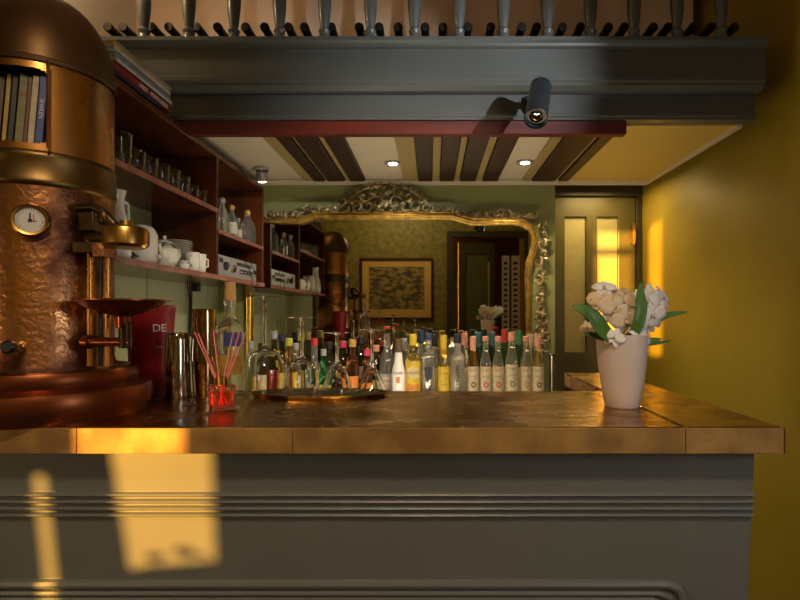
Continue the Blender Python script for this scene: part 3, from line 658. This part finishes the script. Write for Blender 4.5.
# reed diffuser
c=(ax(222,1.12),1.12,ZT); t = thing('reed_diffuser', 'square glass reed diffuser with red fluid and red striped sticks at the bar front', 'diffuser', c, rz=math.radians(32))
b = nb(); 
box(b, -.024,.024,-.024,.024,.0,.052); gb = obj('glass_jar', b, 'glass', t, world=False, bevel=.004)
b = nb(); box(b, -.0195,.0195,-.0195,.0195,.006,.040); obj('fluid', b, 'red_liquid', t, world=False, bevel=.003)
b = nb(); lathe(b, [(.012,.050),(.0125,.052),(.0125,.068),(.009,.0685),(.009,.052)], 24, cap=False); obj('gold_collar', b, 'brass', t, world=False)
Ri = Matrix.Rotation(-math.radians(32),4,'Z')
for k,(p,yy,dy_) in enumerate([(194.5,332,.0),(199.5,333,-.006),(212,331,.008),(232,332,.008),(240.5,331,-.004),(245.5,332,.004)]):
    top = Vector((ax(p,1.12)-c[0],dy_,az(yy,1.12)-ZT)); bot = Vector((-top.x*.16,-dy_,.012)); top = Ri@top; bot = Ri@bot
    b = nb(); tube(b, [bot,top], .0018, 8); rd = obj('reed', b, 'red_stick', t, world=False)
    b = nb(); d_=(top-bot); sd=d_.normalized().cross(Vector((0,1,0))).normalized()*.0019
    tube(b, [bot+d_*.35+Ri@Vector((0,-.0012,0)),top+Ri@Vector((0,-.0012,0))], .0010, 6); obj('pale_stripe', b, 'pink_stick', rd, world=False)
# tray and upturned glasses
c=(ax(321,1.30),1.30,ZT); t = thing('serving_tray', 'oval tarnished silver tray under the upturned glasses on the bar', 'tray', c)
b = nb(); lathe(b, [(0,0),(1,0),(1.04,.004),(1.06,.010),(1.03,.010),(1.0,.006),(0,.004)], 64)
for v in b.verts: v.co.x*=.158; v.co.y*=.068; v.co += Vector(c)
obj('plate', b, 'silver_tray', t)
b = nb()
for k in range(96):
    a=2*PI*k/96; lathe(b, [(0,-.0022),(.0022,0),(0,.0022)], 6, (c[0]+.166*math.cos(a),c[1]+.0715*math.sin(a),ZT+.0105))
obj('beaded_rim', b, 'silver_tray', t)
ZY = ZT+.0075
def upglass(px, yd, footy, fr, bowl, label, name='wine_glass'):
    # bowl: outer profile from rim (z=0) up; closed thin wall
    c=(ax(px,yd),yd,ZY); t = thing(name, label, 'glass', c, 'glasses upside down on the silver tray')
    zt_ = az(footy,yd)-ZY; th=.002
    top = bowl[-1]
    outp = bowl; inn = [(max(r-th,.0),z-(th if r<.02 else 0)) for r,z in bowl]
    inn[-1] = (0, top[1]-.003)
    b = nb(); lathe(b, [inn[0]]+outp+[(.0045,top[1]+.002),(.0,top[1]+.002)], 48, c, cap=False)
    lathe(b, [inn[0]]+inn[1:], 48, c, cap=False); bmesh.ops.remove_doubles(b, verts=b.verts, dist=1e-5)
    obj('bowl', b, 'glass', t)
    lat('stem', [(0,top[1]),(.006,top[1]),(.0042,top[1]+.010),(.0035,(top[1]+zt_)/2),(.0045,zt_-.010),(.008,zt_-.004),(0,zt_-.003)], 'glass', t, c, 20)
    lat('foot', [(0,zt_-.004),(.008,zt_-.004),(fr*.6,zt_-.0026),(fr,zt_-.0022),(fr+.0006,zt_-.001),(fr,zt_),(0,zt_+.0006)], 'glass', t, c, 40)
upglass(265,1.325,296,.044,[(.048,0),(.054,.02),(.0565,.045),(.054,.066),(.044,.086),(.028,.098),(.012,.106),(.005,.112)],'largest balloon wine glass upside down, leftmost on the silver tray')
upglass(302,1.275,317,.031,[(.031,0),(.037,.02),(.0395,.042),(.037,.058),(.028,.074),(.014,.084),(.005,.090)],'second glass from left upside down on the tray, medium balloon bowl')
upglass(337,1.30,332,.031,[(.037,0),(.036,.012),(.028,.035),(.022,.055),(.012,.070),(.005,.076)],'third glass from left upside down on the tray, small tulip bowl')
upglass(372,1.31,329,.032,[(.042,0),(.041,.003),(.022,.040),(.010,.062),(.005,.074)],'martini glass with cone bowl upside down, rightmost on the tray')

# orchid
OX, OY = ax(622,1.155), 1.155
c=(OX,OY,ZT); t = thing('potted_orchid', 'white and peach flowering orchid in a white pot on the right of the bar', 'plant', c)
lat('flower_pot', [(0,0),(.034,0),(.0365,.003),(.043,.04),(.050,.09),(.0535,.135),(.0535,.155),(.0515,.156),(.050,.152),(.050,.140),(0,.138)], 'pot', t, c, 56)
def blade(bm, pts, w, fold=.25):
    pts=[Vector(p) for p in pts]; 
    P=[]; n=14
    for i in range(n+1):
        u=i/n*(len(pts)-1); k=min(int(u),len(pts)-2); f=u-k
        p0=pts[max(k-1,0)];p1=pts[k];p2=pts[k+1];p3=pts[min(k+2,len(pts)-1)]
        P.append(.5*((2*p1)+(-p0+p2)*f+(2*p0-5*p1+4*p2-p3)*f*f+(-p0+3*p1-3*p2+p3)*f**3))
    rows=[]
    for i,p in enumerate(P):
        tt=i/n; d=(P[min(i+1,n)]-P[max(i-1,0)]).normalized(); s=d.cross(Vector((0,-1,.35))).normalized(); nn=s.cross(d)
        ww=w*(math.sin(PI*(.12+.86*tt))**.75)
        rows.append([bm.verts.new(p+s*ww*k+nn*abs(k)*ww*fold) for k in (-1,-.5,0,.5,1)])
    for a,c_ in zip(rows[:-1],rows[1:]):
        for k in range(4): bm.faces.new((a[k],a[k+1],c_[k+1],c_[k]))
def O(px,py_,dy=0): y=OY+dy; return (ax(px,y),y,az(py_,y))
for pts_,w in [([O(620,345,-.02),O(604,332,-.045),O(590,314,-.055),O(572,306,-.05)],.0165),([O(618,345),O(603,338,-.02),O(584,333,-.04)],.0085),
               ([O(624,345,-.02),O(636,328,-.035),O(641,308,-.035),O(640,295,-.03),O(642,281,-.025)],.0125),([O(628,344,.02),O(648,326,.03),O(665,316,.03),O(688,312,.02)],.0085),
               ([O(630,346,0),O(647,341,-.01),O(662,339,-.015)],.006),([O(630,346,.01),O(650,344,.02),O(671,341,.02)],.0045)]:
    b=nb(); blade(b, pts_, w); o=obj('leaf', b, 'leaf', t); sm=o.modifiers.new('thickness','SOLIDIFY'); sm.thickness=.0012
def flower(px,py_,dy,R_,m_,az_,el_,roll=0):
    c3=Vector(O(px,py_,dy)); 
    d=Vector((math.sin(az_)*math.cos(el_),-math.cos(az_)*math.cos(el_),math.sin(el_)))
    T=Matrix.Translation(c3)@d.to_track_quat('Z','Y').to_matrix().to_4x4()@Matrix.Rotation(roll,4,'Z')
    R_=R_*OY/F; b=nb()
    for k,(a,L_,W_) in enumerate([(PI/2,1.1,.32),(PI/2+1.25,1.15,.5),(PI/2-1.25,1.15,.5),(PI/2+2.5,1.05,.30),(PI/2-2.5,1.05,.30)]):
        rows=[]
        for i in range(6):
            tt=i/5; rr=R_*L_*tt; ww=R_*W_*math.sin(PI*(.08+.84*tt))**.7; zz_=R_*(.12*math.sin(tt*PI*.8)-.22*tt*tt+random.uniform(-.05,.05))
            rows.append([b.verts.new(T@Vector((rr*math.cos(a)-s*ww*math.sin(a), rr*math.sin(a)+s*ww*math.cos(a), zz_+abs(s)*R_*random.uniform(-.02,.09)+(.002 if k in(1,2) else 0)))) for s in (-1,-.4,.4,1)])
        for A_,B_ in zip(rows[:-1],rows[1:]):
            for q_ in range(3): b.faces.new((A_[q_],A_[q_+1],B_[q_+1],B_[q_]))
    o=obj('flower', b, m_, t); sm=o.modifiers.new('thickness','SOLIDIFY'); sm.thickness=.0003
    b=nb(); lathe(b, [(0,0),(R_*.12,R_*.05),(R_*.16,R_*.2),(R_*.05,R_*.38),(0,R_*.4)], 10, mtx=None)
    for v in b.verts: v.co=T@v.co
    obj('lip', b, 'lip', o)
fl = [(602,303,0,12,'petal2',-.5,.2),(614,312,-.02,14,'petal2',.1,.0),(625,322,-.02,13,'petal2',.3,-.1),(618,298,.01,11,'petal2',.2,.5),(629,300,.0,11,'petal2',.5,.4),(604,289,.01,9,'petal',-.2,.7),
      (650,300,.0,13,'petal',.3,.2),(658,306,.0,12,'petal',.6,.0),(652,316,-.01,12,'petal',.2,-.2),(662,298,.02,11,'petal',.8,.4),(644,309,.0,10,'petal',-.1,.2),(648,325,-.01,9,'petal',.3,-.3),(614,338,-.045,8,'petal',-.3,.2),(641,341,-.03,9,'petal',.4,.1),(588,328,.0,6,'petal2',-.6,0),(634,306,-.01,10,'petal2',.3,.1),(638,335,-.03,8,'petal',.3,.3)]
for f_ in fl: flower(f_[0],f_[1],f_[2],f_[3]*1.22,*f_[4:], roll=random.uniform(-.5,.5))
for pts_ in ([O(624,345),O(620,325),O(614,305,.01),O(604,290,.015),O(590,300,.01)],[O(626,345),O(634,325,.01),O(644,306,.01),O(656,300,.015),O(664,304,.02)],[O(616,302,.01),O(600,312,.01),O(589,326,.005)]):
    b=nb(); tube(b, pts_, .0016, 6); obj('stem', b, 'stem', t)

# ------------------------------------------------------------------ bottles on the back counter
def bottle(px, y, wpx, top, kind, glassm, capm, labels, label, neck=None, capt='plastic', txt=None, capfrac=.10, name='liquor_bottle', group='bottles in front of the mirror'):
    c=(ax(px,y),y,ZB); r=wpx*y/F/2; h=az(top,y)-ZB; t=thing(name, label, 'bottle', c, group)
    rn=min(.0145,r*.5)
    if kind=='round': sh=[(0,0),(r*.94,0),(r,.004),(r,h*.54),(r*.92,h*.60),(rn*1.25,h*.71),(rn,h*.76),(rn,h*.9)]
    elif kind=='sloped': sh=[(0,0),(r*.94,0),(r,.004),(r,h*.42),(r*.9,h*.5),(r*.62,h*.63),(rn*1.1,h*.74),(rn,h*.8),(rn,h*.9)]
    elif kind=='shouldered': sh=[(0,0),(r*.94,0),(r,.004),(r,h*.62),(r*.93,h*.67),(rn*1.5,h*.71),(rn,h*.74),(rn,h*.9)]
    elif kind=='long': sh=[(0,0),(r*.94,0),(r,.005),(r*.98,h*.40),(r*.75,h*.48),(rn*1.1,h*.58),(rn,h*.64),(rn,h*.9)]
    elif kind=='waisted': sh=[(0,0),(r*.94,0),(r,.005),(r*1.0,h*.32),(r*.92,h*.5),(r*.85,h*.58),(r*.5,h*.66),(rn*1.1,h*.74),(rn,h*.9)]
    sh += [(0,h*.9)]
    lat('glass_body', sh, G[glassm], t, c, 28)
    ch=h*capfrac
    lat('cap', [(0,h-ch*1.0),(rn*1.08,h-ch),(rn*1.12,h-ch*.9),(rn*1.1,h-.002),(rn*.9,h),(0,h)], PM[capm] if capm in PM else M[capm], t, c, 20)
    if neck: lat('neck_foil', [(rn*1.03,h*neck[1]),(rn*1.03+ (.0006),h*(1-capfrac))], PM[neck[0]], t, c, 20, cap=False)
    for (m_,z0_,z1_,aw) in labels:
        b=nb(); lathe(b, [(r*1.012,h*z0_),(r*1.012,h*z1_)], 18, c, a0=-PI/2-aw, a1=-PI/2+aw); o=obj('paper_label', b, PM[m_], t)
    if txt:
        for (s_,sz,zf,m_,rot) in txt:
            text('label_lettering', s_, sz, PM[m_], t, (c[0],c[1]-r*1.012-.0012,ZB+h*zf), (PI/2,rot,0))
    return t, c, r, h
yf=2.33; yb_=2.45
bottle(387,yf+.07,16,326,'waisted','clear','red',[('grey',.10,.34,.9),('cream',.12,.30,.5)],'tall clear bottle with red top and grey label, left of the white bottle',capfrac=.04,txt=[('NORD',.016,.24,'navy',0)])
bottle(398.5,yf-.02,14,339,'sloped','white','brown',[('orange',.30,.40,.25)],'opaque white coconut rum bottle with dark brown cap',neck=('brown',.78),txt=[('MALIBU',.0135,.46,'navy',0),('RUM',.012,.17,'navy',0)])
t_,c_,r_,h_=bottle(413,yf,16.5,334,'shouldered','yellow','yellow',[('yellow',.05,.60,1.1),('cream',.34,.50,.8),('orange',.14,.26,.8)],'square shouldered bottle with yellow cap and yellow and orange label',txt=[('LIMON',.015,.42,'green',0)],capfrac=.17)
t_,c_,r_,h_=bottle(428.5,yf,14.5,333,'shouldered','clear','navy',[('white',.03,.07,1.2)],'clear bottle with a black emblem and dark blue cap, in the front row',txt=[('VODKA',.0135,.16,'black',0)])
b=nb(); E=Matrix.Translation((c_[0],c_[1]-r_-.0015,ZB+h_*.40))@Matrix.Rotation(PI/2,4,'X'); plate_pts=[(0,-.035),(.012,-.026),(.018,-.008),(.013,0),(.02,.012),(.016,.026),(.006,.022),(0,.03),(-.006,.022),(-.016,.026),(-.02,.012),(-.013,0),(-.018,-.008),(-.012,-.026)]
plate(b, [(x+c_[0],z+ZB+h_*.42) for x,z in plate_pts], [], c_[1]-r_-.002, c_[1]-r_-.001); obj('emblem', b, PM['black'], t_)
bottle(443.5,yf,12.5,335,'sloped','yellow','yellow',[('yellow',.05,.52,1.2)],'slim bottle with bright yellow label and yellow foil neck',neck=('yellow',.70),txt=[('Limone',.013,.42,'brown',0),('crema',.011,.25,'brown',0)])
bottle(457.5,yf-.01,15,334,'shouldered','frost','black',[],'frosted bottle with black vertical lettering and black cap',txt=[('SCHNAPPS',.0235,.35,'black',-PI/2),('o',.03,.28,'orange',0)],capfrac=.14)
sy = [(473,11.5,336,'amber','pink','brown syrup'),(485.5,11.5,336,'pale','pink','orange based'),(498,11.5,336,'pale','pink','berry label'),(511.5,13,332,'pale','pink','wide green wreath label'),(526,11.5,336,'pale','pink','pale yellow'),(538,12,336,'yellow','pink','deep yellow')]
inks=['brown','red','red','green','orange','olive']
for k,(p,w,tp,gm_,cp,ds) in enumerate(sy):
    lb={0:'syrup bottle with dark contents, pink cap and cream label, right of the frosted bottle',1:'syrup bottle with orange strip at its foot and cream label, pink cap',2:'syrup bottle with cream label and red berries drawn on it',3:'wider bottle with a green wreath label and tall pink cap',4:'pale yellow syrup bottle, pink cap, left of the rightmost bottle',5:'deep yellow syrup bottle with pink neck, rightmost bottle by the mirror frame'}[k]
    tt,cc_,rr_,hh_=bottle(p,yf-.005*(k%2),w,tp,'round',gm_,cp,[('cream',.07,.53,1.25)]+([('orange',.02,.07,1.3)] if k==1 else []),lb,neck=('pink',.78) if k in(0,5) else None,txt=[('SIROP',.0105,.47,inks[k],0),('de fruits',.0085,.38,'brown',0),(['Cacao','Orange','Fraise','Menthe','Vanille','Ananas'][k],.0105,.12,'brown',0)],capfrac=.085 if k!=3 else .13)
    b=nb()
    for q_ in range(9):
        a=2*PI*q_/9; lathe(b, [(0,0),(.0035,.0005),(0,.001)], 8, (cc_[0]+.0085*math.cos(a),cc_[1]-rr_*1.012-.001,ZB+hh_*.25+.010*math.sin(a)), Matrix.Rotation(PI/2,4,'X'))
    obj('label_drawing', b, PM[['brown','magenta','red','green','orange','brown'][k]], tt)
# back row right
for (p,w,tp,gm_,cp,lb) in [(404,12,338,'clear','grey','clear bottle seen behind the white rum bottle'),(421,12,330,'clear','navy','clear bottle with dark top seen between the yellow and emblem bottles'),(434,12,334,'clear','black','dark capped bottle right behind the emblem bottle'),(464.5,12,333,'pale','pink','clear bottle with pink cap behind and right of the frosted one'),
   (478,12,332,'dgreen','teal','dark bottle with teal cap behind the first two syrups'),(492,12,332,'dgreen','teal','dark bottle with teal cap behind the berry syrup'),(504.5,13,329,'green','red','green bottle with red cap behind the syrup row'),(519,13,331,'green','green','green bottle with green cap behind the syrup row'),(531,10,334,'pale','cream','pale bottle with cream cap behind the right-hand syrups')]:
    bottle(p,yb_,w*1.0,tp,'round',gm_,cp,[('cream',.08,.45,1.1)],lb,neck=(cp,.80),group='bottles in the back row before the mirror')
# left group
L_ = [(251,9,341,'round','clear','grey',[('gold',.1,.4,1)],'small clear bottle with grey cap, leftmost before the mirror',yf),(262,15,343,'shouldered','dark','black',[('cream',.1,.45,1)],'dark bottle with cream label seen through the largest glass',yf),
 (274,12,331,'round','dark','grey',[('yellow',.62,.70,1.5),('red',.1,.4,1)],'dark bottle with grey cap and yellow collar behind the largest glass',yb_),(282,12,334,'round','dark','navy',[('lime',.45,.55,1.5),('magenta',.1,.4,1)],'dark bottle with blue cap right of the yellow collared one',2.54),
 (289,13,338,'sloped','amber','lime',[('yellow',.1,.45,1.2)],'amber bottle with lime yellow cap and yellow label left of the medium glass',yf),(296,11,343,'round','clear','grey',[('white',.1,.4,1)],'clear bottle with grey top between the two left glasses',2.40),
 (301,12,333,'round','dark','lime',[('gold',.1,.4,1)],'dark bottle with lime cap behind the medium glass stem',yb_),(308,11,332,'sloped','dark','olive',[('cream',.1,.4,1)],'dark bottle with olive gold cap right of the medium glass stem',2.54),
 (314.5,12,338,'waisted','clear','red',[('grey',.1,.3,1)],'clear flared bottle with tall red cap',yf),(323.5,10,349,'sloped','green','grey',[('lime',.12,.32,.8)],'small bright green bottle with grey cap',yf-.02),
 (329,12,342,'round','dark','black',[],'plain dark bottle just behind the small green bottle',yb_),(343,13,341,'round','dark','magenta',[('yellow',.35,.55,1.2)],'dark bottle with yellow label behind the tulip glass',yb_),(352.5,13,339,'shouldered','brown','gold',[('orange',.15,.4,1.2)],'brown bottle with gold cap and orange label right of the tulip glass',yf),
 (361,13,336,'round','dark','black',[('grey',.3,.5,1)],'plain black bottle behind the orange labelled one',yb_),(367,12,349,'sloped','brown','magenta',[('orange',.1,.4,1)],'brown bottle with bright pinkish red cap behind the martini stem',yf),(376,12,345,'round','dark','pink',[('gold',.1,.4,1)],'dark bottle with pinkish cap right of the martini stem',yb_)]
for (p,w,tp,kd,gm_,cp,lab,lb,yy) in L_:
    bottle(p,yy,w,tp,kd,gm_,cp,lab,lb,capfrac=.125)
c=(ax(552,2.36),2.36,ZB); t=thing('candlestick', 'grey pillar candlestick with white foot at the right end of the bottles', 'candlestick', c)
lat('foot', [(0,0),(.034,0),(.032,.010),(.018,.026),(.013,.03),(0,.03)], PM['white'], t, c, 28)
lat('column', [(.013,.03),(.012,.05),(.012,.18),(.014,.19),(0,.19)], 'silver_tray', t, c, 24)
lat('drip_plate', [(0,.19),(.014,.19),(.030,.197),(.031,.201),(0,.199)], 'steel', t, c, 28)

# ------------------------------------------------------------------ rear of the room (seen in the mirror, lets the low sun in)
SX = .62
def rp(x, y, z):    # a point carried back along the sunbeam to the rear wall
    k = y-(YR-.055); return (x-SX*k, z+.06*k)
hole_w = [(-2.8,H-.62),(-1.72,H-.62),(-1.72,H+1.0),(-2.8,H+1.0)]
hole_d = [(.22,0.0),(1.2,0.0),(1.2,H+1.05),(.22,H+1.05)]
struct('wall_rear', plate(nb(), [(XL,-.02),(XW,-.02),(XW,ZC),(XL,ZC)], [hole_w,[(a,max(z,.0)) for a,z in hole_d]], YR-.12, YR), 'paper', smooth=False)
# panel patch, slit patch and door/wall patch cut through an added sun-shaping mask
pyv = .985+.02
A1=[rp(ax(109,.99),.985,ZT+.05),rp(ax(213,.99),.985,ZT+.05),rp(ax(213,.99),.985,az(457,.99)),rp(ax(216,1.0),1.0,az(561,1.0)),rp(ax(186,1.0),1.0,az(564,1.0)),rp(ax(150,1.0),1.0,az(566,1.0)),rp(ax(127,1.0),1.0,az(571,1.0)),rp(ax(110,.985),.985,az(458,.985))]
A2=[rp(ax(30,.985),.985,az(476,.985)),rp(ax(43,.985),.985,az(476,.985)),rp(ax(62,1.01),1.01,az(598,1.01)),rp(ax(48,1.01),1.01,az(598,1.01))]
xa,xb=.97-SX*(YD-YR+.055),1.19-SX*(YD-YR+.055); xc,xd=XW-SX*(3.07-YR+.055),XW-SX*(2.90-YR+.055)
A3=[(xa,H+.20),(xb,H+.20),(xb,H+.66),(xa,H+.66)]
A4=[(xa,H+.71),(xb,H+.71),(xb,H+.80),(xa,H+.80)]
A5=[(xc,H+.07),(xd,H+.07),(xd,H+.81),(xc,H+.81)]
w1 = struct('window_1', plate(nb(), [(-2.86,H-.68),(-1.66,H-.68),(-1.66,H+1.06),(-2.86,H+1.06)], [hole_w], YR, YR+.025), 'dark_olive', smooth=False)
obj('sun_patch_mask', plate(nb(), [(-2.83,H-.65),(-1.69,H-.65),(-1.69,H+1.03),(-2.83,H+1.03)], [A1,A2,A3,A4,A5], YR-.06, YR-.05), 'sun_mask', w1, smooth=False)  # added unseen sheet, its holes shaped to throw the sun patches
b=nb()
for (px_,pz_,r1,r2,tl) in [(155,557,.020,.009,.1),(186,552,.024,.010,-.25),(202,556,.014,.004,-.4)]:
    x_,z_=rp(ax(px_,1.0),1.0,az(pz_,1.0))
    P=[Vector((x_+r1*u*math.cos(tl),YR-.055,z_+r1*u*math.sin(tl))) for u in (-1,-.6,0,.6,1)]; tube(b,P,[.001,r2*.8,r2,r2*.7,.001],8)
x_,z_=rp(ax(155,1.0),1.0,az(557,1.0)); x2_,z2_=rp(ax(186,1.0),1.0,az(552,1.0))
tube(b,[(x_,YR-.055,z_),(x_+.01,YR-.055,z_-.05),(x_+.02,YR-.055,z_-.09)],.0015,6); tube(b,[(x2_,YR-.055,z2_),(x2_-.01,YR-.055,z2_-.05),(x_+.02,YR-.055,z_-.09)],.0015,6)
obj('shadow_leaves', b, 'black_matt', w1)  # unseen leaves and stems added to cast leaf shadows into the panel patch
# dark doorway with inner door and pale shutter
struct('wall_lobby', box(nb(), -.1,1.3,YR-.85,YR-.8,0,ZC), 'mahog_dark', smooth=False)
d2 = struct('door_2', plate(nb(), [(.30,.01),(.80,.01),(.80,H+.98),(.30,H+.98)], [[(.40,.6),(.70,.6),(.70,H+.83),(.40,H+.83)]], YR-.10, YR-.06), 'dark_olive', smooth=False)
obj('door_pane', box(nb(), .395,.705,YR-.085,YR-.08,.595,H+.835), 'olive_door', d2, smooth=False)
obj('lit_edge_strip', box(nb(), .705,.73,YR-.055,YR-.045,.8,H+.72), 'tan', d2, smooth=False)  # tan strip; the light on the door's edge is put into its colour
t=thing('folding_shutter','pale folding shutter standing in the dark doorway reflected in the mirror','shutter',(1.02,YR-.05,0))
for a,c_ in ((.90,1.0),(1.03,1.14)):
    b=nb(); plate(b, [(a,.02),(c_,.02),(c_,H+.80),(a,H+.80)], [[(a+.025,1.0),(c_-.025,1.0),(c_-.025,H+.72),(a+.025,H+.72)]], YR-.06, YR-.035)
    for k in range(14): box(b, a+.022,c_-.022,YR-.055,YR-.04,1.01+k*.073,1.05+k*.073)
    obj('louvred_leaf', b, 'shutter', t, smooth=False)
struct('trim_4', plate(nb(), [(.14,0),(1.25,0),(1.25,H+1.13),(.14,H+1.13)], [[(.22,.001),(1.2,.001),(1.2,H+1.05),(.22,H+1.05)]], YR, YR+.02), 'dark_olive', smooth=False)
PXc=-.545; w_=1.0; h_=.84; zc=H+.345
t=thing('framed_picture','dark framed old landscape print with ochre mount, reflected in the mirror','picture',(PXc,YR+.02,zc-h_/2))
R4=lambda x0,x1,z0_,z1_:[(x0,z0_),(x1,z0_),(x1,z1_),(x0,z1_)]
obj('frame', plate(nb(), R4(PXc-w_/2,PXc+w_/2,zc-h_/2,zc+h_/2),[R4(PXc-w_/2+.03,PXc+w_/2-.03,zc-h_/2+.03,zc+h_/2-.03)],YR+.001,YR+.03),'wood_frame',t,smooth=False)
obj('mount', plate(nb(), R4(PXc-w_/2+.03,PXc+w_/2-.03,zc-h_/2+.03,zc+h_/2-.03),[R4(PXc-w_/2+.12,PXc+w_/2-.12,zc-h_/2+.14,zc+h_/2-.12)],YR+.001,YR+.012),'mat_board',t,smooth=False)
obj('print', box(nb(), PXc-w_/2+.12,PXc+w_/2-.12,YR+.001,YR+.008,zc-h_/2+.14,zc+h_/2-.12),'print',t,smooth=False)

# ------------------------------------------------------------------ light
def light(kind, name, loc, energy, col, target=None, **k):
    l = bpy.data.lights.new(name, kind); l.energy = energy; l.color = col
    for a,v in k.items(): setattr(l, a, v)
    o = bpy.data.objects.new(name, l); COL.objects.link(o); o.location = loc
    if target is not None: o.rotation_euler = (Vector(target)-Vector(loc)).to_track_quat('-Z','Y').to_euler()
    return o
s = light('SUN','low_sun',(-3,-4,2),16,(1,.50,.085),angle=math.radians(.5))
s.rotation_euler = Vector((SX,1,-.06)).to_track_quat('-Z','Y').to_euler()
for (x,y) in ((ax(393,2.35),2.35),(ax(525,2.335),2.335),(-.775,2.42)):
    light('SPOT','downlight_beam',(x,y-.0,H+.650),20,(1,.80,.52),(x,y-.02,0),spot_size=math.radians(135),spot_blend=.7,shadow_soft_size=.02)
light('SPOT','wall_spot',(1.05,.55,H+.72),110,(.88,.93,1),(.11,1.79,H+.79),spot_size=math.radians(36),spot_blend=1,shadow_soft_size=.012)
light('AREA','left_fill_light',(-3.4,-.3,H+.5),8,(1,.70,.38),(-.4,1.0,H-.2),size=1.2,shape='SQUARE')  # warm fill added from the left; no window stands here
light('SPOT','panel_fill_spot',(-2.5,-1.3,H-.25),50,(1,.66,.34),(-.35,.98,H-.42),spot_size=math.radians(42),spot_blend=1,shadow_soft_size=.12)  # unseen spot added to warm the front panel
light('SPOT','front_fill_spot',(.0,-.35,H+1.3),64,(1,.78,.52),(-.25,1.0,H-.32),spot_size=math.radians(66),spot_blend=.7,shadow_soft_size=.09)  # added spot without a fixture, for the front panel and copper highlights
light('SPOT','glint_fill_spot',(.85,-.1,H+1.0),130,(1,.84,.62),(-.45,2.3,H+.0),spot_size=math.radians(34),spot_blend=.9,shadow_soft_size=.035)  # unseen spot added for glints on glass and light in the shelves
light('AREA','right_fill_light',(1.2,.05,H+.1),4.5,(.80,.88,1),(.1,1.0,H-.3),size=.4,shape='SQUARE')  # cool fill added at the right, without a window
light('AREA','rear_wall_fill',(-.5,-1.0,H+1.7),14,(1,.80,.45),(-.5,-2.0,H+.2),size=.5,shape='SQUARE')  # added to brighten the rear wall in the mirror
light('AREA','bar_up_fill',(.0,1.75,H-.5),6,(1,.83,.58),(.1,2.1,H+.6),size=.9,size_y=.12,shape='RECTANGLE')  # upward fill added out of sight behind the bar, for ceiling and bottles
light('POINT','balcony_lamp',(-1.15,1.60,H+1.28),7,(1,.70,.42),shadow_soft_size=.03)
light('AREA','door_fill_light',(.95,2.95,H+.72),3.5,(1,.72,.3),(.95,3.0,0),size=.25)  # warm fill added by the door to brighten the right wall
w = bpy.data.worlds.new('world'); scene.world = w; w.use_nodes = True
w.node_tree.nodes['Background'].inputs[0].default_value = (.55,.50,.42,1); w.node_tree.nodes['Background'].inputs[1].default_value = .07

# ------------------------------------------------------------------ camera
cam = bpy.data.cameras.new('camera'); co = bpy.data.objects.new('camera', cam); COL.objects.link(co)
co.location = (0,0,H); co.rotation_euler = (PI/2,0,0)
cam.sensor_width = 36; cam.lens = F/800*36; cam.clip_start = .02
cam.shift_x = -(PX-400)/800; cam.shift_y = (PY-300)/800
scene.camera = co
vs = scene.view_settings; vs.view_transform='Standard'; vs.look='None'; vs.gamma=1; vs.use_curve_mapping=False; vs.exposure=0.0
